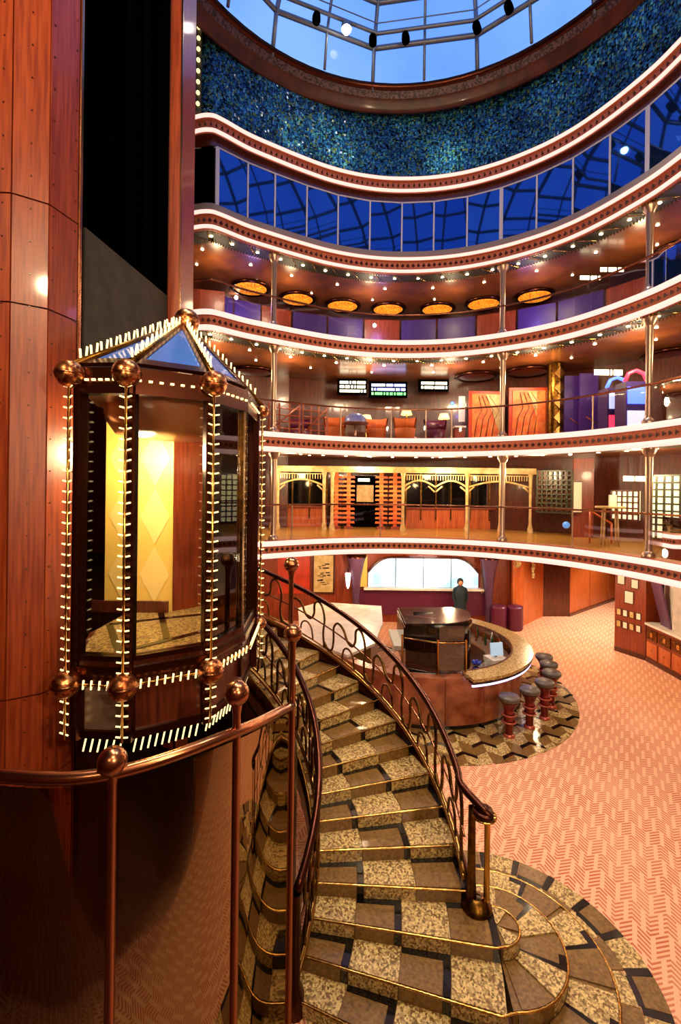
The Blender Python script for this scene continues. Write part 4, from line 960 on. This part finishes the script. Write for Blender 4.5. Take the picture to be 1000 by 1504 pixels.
MB().tube([p+Vector((-.1,0,.9)),p+Vector((.45,-.1,.55))],.03,6).build('arm','wood_o',t); MB().tube([p+Vector((-.1,0,0)),p+Vector((-.1,0,.9))],.025,6).build('leg','wood_o',t); MB().tube([p+Vector((.45,-.1,0)),p+Vector((.45,-.1,.55))],.025,6).build('leg','wood_o',t)
p=gc(832,1.6,Z2); MB().ball(p+Vector((0,0,.45)),.10,12,8).build('blue_globe',mat('blue_globe','5aa0e8',.3,emit=.6),None,'small pale blue globe lamp low behind the second gallery rail','globe lamp')
def sign(nm,px,py,d,rows,w_,lab,m='sign',hh=.09,board=True):
    p=atd(px,py,d); t=thing(nm,lab,'sign',p)
    if board: MB().box(p+Vector((0,.05,0)),(w_+.2,.04,rows*hh*1.8+.1)).build('board','black',t)
    for r_ in range(rows):
        b=MB(); x=-w_/2; z=(rows-1)/2*hh*1.7-r_*hh*1.7; mm=m if isinstance(m,str) else m[r_]
        while x<w_/2:
            l=R.uniform(.04,.09); b.box(p+Vector((x+l/2,0,z)),(l,.02,hh)); 
            x+=l+R.choice((.015,.015,.05))
        b.build('lettering',mm,t,kind='stuff')
sign('menu_sign',930,703,gc(930,2.6,0).y,1,.55,'warm glowing sign strip over the small lit lattice',hh=.14,board=False)
# ---------------------------------------------------------------- third gallery
Z3=6.41
def g3(px,d): return Vector((ray(px,600)[0]*d,d,Z3))
sign('lit_sign',517,568,17.0,3,.88,'white three line lit sign, left of the green one'); sign('lit_sign',570,572,17.0,3,1.2,'lit sign with white rows above a green row',('sign_b','sign_b','sign_g')); sign('lit_sign',637,566,17.0,2,.9,'white two line lit sign, right of the green one')
sign('lit_sign',893,547,gc(893,2.2,0).y,1,.78,'warm yellow lit sign over the purple doors',hh=.15,board=False)
def artwork(px,o,rz,lab):
    p=gc(px,o,Z3,.15); t=thing('orange_artwork',lab,'artwork',p,'orange artworks'); t.rotation_euler=(0,0,0)
    MB().box(p+Vector((0,.03,1.0)),(1.25,.06,1.75),rz).build('frame','red',t); cv=MB().box(p+Vector((0,-.02,1.0)),(1.05,.04,1.55),rz).build('canvas','orange',t)
    MB().slab([p+Vector((-.05,-.06,1.75)),p+Vector((.5,-.06,1.75)),p+Vector((.42,-.06,.4))],.01).build('pale_shape','cream',cv)
    for j in range(4): MB().tube([p+Vector((-.45+.2*j,-.06,.25)),p+Vector((-.35+.2*j,-.06,.9)),p+Vector((-.2+.2*j,-.06,1.2)),p+Vector((-.3+.12*j,-.06,1.7))],.012,5).build('dark_line','wood_d',cv)
    lamp('SPOT',p+Vector((0,-.7,2.25)),40,WHITE,p+Vector((0,0,1)),.06,1.6,.6)
artwork(715,2.9,0,'orange and cream artwork in red frame, left of the steel column'); artwork(776,2.9,-.1,'orange and cream artwork in red frame, right of the steel column')
p=gc(815,2.7,Z3,.15); t=thing('gilded_pillar','round gilded pillar with diamond relief beside the artworks','pillar',p); MB().lathe([(.26,0),(.26,2.46)],p,14).build('shaft','goldd',t)
for j in range(5):
    z=.3+j*.46; MB().slab([p+Vector((0,-.29,z-.2)),p+Vector((.16,-.25,z)),p+Vector((0,-.29,z+.2)),p+Vector((-.16,-.25,z))],.04).build('diamond','gold',t)
M['plight']=mat('purple_lit','4a2a6e',.4,emit=.06,emitc='7a40d0')
dp3=struct('door_2',gc(850,3.0,Z3,.15))
for px in (840,864): p=gc(px,3.0,Z3,.15); MB().box(p+Vector((0,0,1.05)),(.56,.06,2.1)).build('door_leaf','plight',dp3); MB().tube([p+Vector((-.1,-.08,.75)),p+Vector((.2,-.08,.55))],.02,6).build('push_bar','redring',dp3)
def machine(px,d,lab,cols):
    p=gc(px,d,Z3,.15); t=thing('game_machine',lab,'game machine',p,'game machines')
    MB().box(p+Vector((0,.1,.7)),(.6,.5,1.4)).build('cabinet','purple',t)
    MB().slab([p+Vector((-.26,-.17,.8)),p+Vector((.26,-.17,.8)),p+Vector((.26,-.15,1.25)),p+Vector((-.26,-.15,1.25))],.02).build('screen',cols[0],t)
    MB().tube([p+Vector((-.3,-.1,1.4)),p+Vector((-.2,-.1,1.62)),p+Vector((0,-.1,1.7)),p+Vector((.2,-.1,1.62)),p+Vector((.3,-.1,1.4))],.05,6).build('neon_arch',cols[1],t); MB().slab([p+Vector((-.26,-.17,.2)),p+Vector((.26,-.17,.2)),p+Vector((.26,-.16,.62)),p+Vector((-.26,-.16,.62))],.02).build('lower_screen',cols[2],t)
M['nb']=mat('neon_blue','4060ff',.4,emit=4); M['nr']=mat('neon_red','ff3048',.4,emit=2.5); M['nv']=mat('neon_violet','a040ff',.4,emit=2.5); M['nw']=mat('screen_white','c8d4ff',.4,emit=1.1)
machine(903,2.4,'arcade machine with blue neon arch, left one',('nw','nb','nr')); machine(930,2.0,'arcade machine with red neon arch, right one beside the column',('nb','nr','nw'))
p=gc(664,2.6,Z3,.15); MB().ball(p+Vector((0,0,1.45)),.07,10,6).build('blue_lamp','nb',None,'small intense blue lamp left of the artworks','lamp'); lamp('POINT',p+Vector((0,-.3,1.45)),10,(.3,.3,1),None,.05)
p=gc(678,2.9,Z3,.15); t=thing('white_notice','tall white notice board with a shelf left of the artworks','notice board',p); MB().box(p+Vector((0,0,1.3)),(.22,.03,.9)).build('sheet','paper',t); MB().box(p+Vector((-.1,-.1,.65)),(.4,.3,.06)).build('shelf','whitetop',t); MB().box(p+Vector((-.1,-.05,.3)),(.34,.25,.6)).build('cabinet','wood',t)
# tables, tub chairs and lamps of the third gallery
def tub(px,d,lab,m):
    p=g3(px,d); t=thing('tub_chair',lab,'chair',p,'third gallery chairs'); MB().lathe([(.3,.1),(.34,.42),(1e-3,.45)],p,14).build('seat',m,t)
    MB().grid([[ (p.x+r*cos(a),p.y+r*sin(a),p.z+z) for r,z in ((.30,.42),(.36,.8),(.40,.8),(.36,.42))] for a in [.2+2.7*j/10 for j in range(11)]],True).build('backrest',m,t)
    for a in (.7,2.3,3.9,5.5): MB().tube([p+Vector((.22*cos(a),.22*sin(a),0)),p+Vector((.24*cos(a),.24*sin(a),.14))],.02,5).build('leg','wood_d',t)
M['orangefab']=mat('orange_fabric','c8641c',.7)
for px,d,lab,m in ((492,15.2,'orange tub chair left of the blue glass table','orangefab'),(553,15.5,'orange tub chair right of the blue glass table','orangefab'),(595,15.2,'orange tub chair between the two slim rail posts','orangefab'),(640,15.6,'plum tub chair near the blue lamp','plum'),(440,15.7,'plum tub chair behind the rail next to the lift','plum')): tub(px,d,lab,m)
p=g3(522,14.9); t=thing('round_table','round table with pale blue dome cover on the third gallery','table',p); MB().lathe([(.2,0),(.2,.03),(.04,.06),(.04,.5),(.42,.52),(.42,.55)],p,16).build('table_base','stainless',t); MB().lathe([(.36,.55),(.33,.7),(.2,.82),(1e-3,.86)],p,16).build('dome_cover',mat('pale_blue','8a9ad8',.15),t)
for px,py,lab in ((597,606,'glowing yellow table lamp between the slim rail posts'),(652,612,'glowing yellow table lamp right of the slim rail posts'),(538,614,'small amber table lamp near the blue dome')):
    p=atd(px,py,16.4); t=thing('table_lamp',lab,'lamp',(p.x,p.y,Z3),'table lamps'); MB().lathe([(.2,Z3),(.03,Z3+.05),(.025,p.z-.08)],(p.x,p.y,0),10).build('stand','brass',t); MB().lathe([(.2,-.08),(.14,.1),(1e-3,.1)],p,12).build('shade',mat('lamp_shade','ffd880',.5,emit=2.2),t)
# timber screens of third gallery near the lift
for i,(a,c) in enumerate(((395,440),(445,480))):
    A=g3(a,13.9+.5*i); B_=g3(c,14.4+.4*i); t=thing('timber_rail','open timber balustrade %s the steel column by the lift'%('behind' if i==0 else 'right of'),'balustrade',A,'timber balustrades')
    for z in (.25,.45,.65,.85): MB().tube([A+Vector((0,0,z)),B_+Vector((0,0,z))],.022,5).build('rail','wood_o',t)
    for k in range(4): q=A.lerp(B_,k/3); MB().box(q+Vector((0,0,.5)),(.05,.05,1.0)).build('post','wood_o',t)
    MB().tube([A+Vector((.1,-.1,.2)),B_+Vector((0,-.1,.95))],.025,5).build('stay','wood_o',t)
# ceiling medallions of third and fourth gallery
def medallion(px,py,zc,r,lab,glow,grp):
    p=atz(px,py,zc); t=thing('ceiling_medallion',lab,'ceiling lamp',p,grp)
    MB().lathe([(r,0),(r*1.25,-.0),(r*1.28,-.05),(r*1.12,-.09),(r,-.06)],p,28).build('ring','bronze_d',t); MB().lathe([(r,-.05),(r*.6,-.09),(1e-3,-.1)],p,24).build('bowl','amber' if glow else 'wood_d',t)
for px,py,w_ in ((368,422,'first from the lift side'),(437,438,'second from the lift side'),(503,448,'third from the lift side'),(570,453,'fourth from the lift side'),(642,453,'fifth from the lift side'),(710,445,'sixth from the lift side'),(785,434,'right of the middle column'),(1000,366,'cut by the right frame edge')):
    medallion(px,py,11.40,.52,'amber mosaic ceiling lamp of the fourth gallery, '+w_,1,'amber ceiling lamps')
for px,py,w_ in ((372,545,'left, beside the lift'),(700,552,'above the left artwork'),(775,545,'above the right artwork'),(985,520,'at the right frame edge')): medallion(px,py,8.88,.6,'dark round ceiling coffer of the third gallery, '+w_,0,'dark ceiling coffers')
# fourth gallery: purple panels coloured to stand in for the purple glow, and glowing signs
Z4=9.33
bw=thing('purple_glow_panels','dark purple panels imitating the purple glow at the back of the fourth gallery','partition',(2,17,Z4))
for j in range(16):
    s=S0-.3+(S1-S0)*j/16; p,n=at_s(s,2.9); q,_=at_s(s+(S1-S0)/16-.05,2.9)
    MB().slab([(p.x,p.y,Z4),(q.x,q.y,Z4),(q.x,q.y,Z4+1.6),(p.x,p.y,Z4+1.6)],.03).build('partition_panel','purple' if j%3 else 'wood',bw)
sign('lit_sign',866,408,gc(862,1.9,0,.4).y,1,.55,'warm white lit sign, left of the pair on the fourth gallery',hh=.11,board=False); sign('lit_sign',898,396,gc(898,1.9,0,.4).y,1,.62,'warm white lit sign, right of the pair on the fourth gallery',hh=.11,board=False)
for px,py,lab in ((347,437,'left'),(550,478,'centre')):
    p=atd(px,py,15.9); lamp('POINT',p,12,(.8,.7,1),None,.05); MB().ball(p,.06,8,6).build('star_lamp','spot',None,'sparkling white lamp behind the fourth gallery glass, %s one'%lab,'lamp')
for j in range(4): s=S0+(S1-S0)*(j+.5)/4; p,n=at_s(s,2.0); lamp('POINT',(p.x,p.y,10.5),35,(.45,.3,1),None,.2)
# warm point lights without fixtures before the second gallery's shop fronts
for px in (440,640,735,900): p=g2(px,15.2); lamp('POINT',p+Vector((0,0,1.6)),14,GOLD,None,.1)
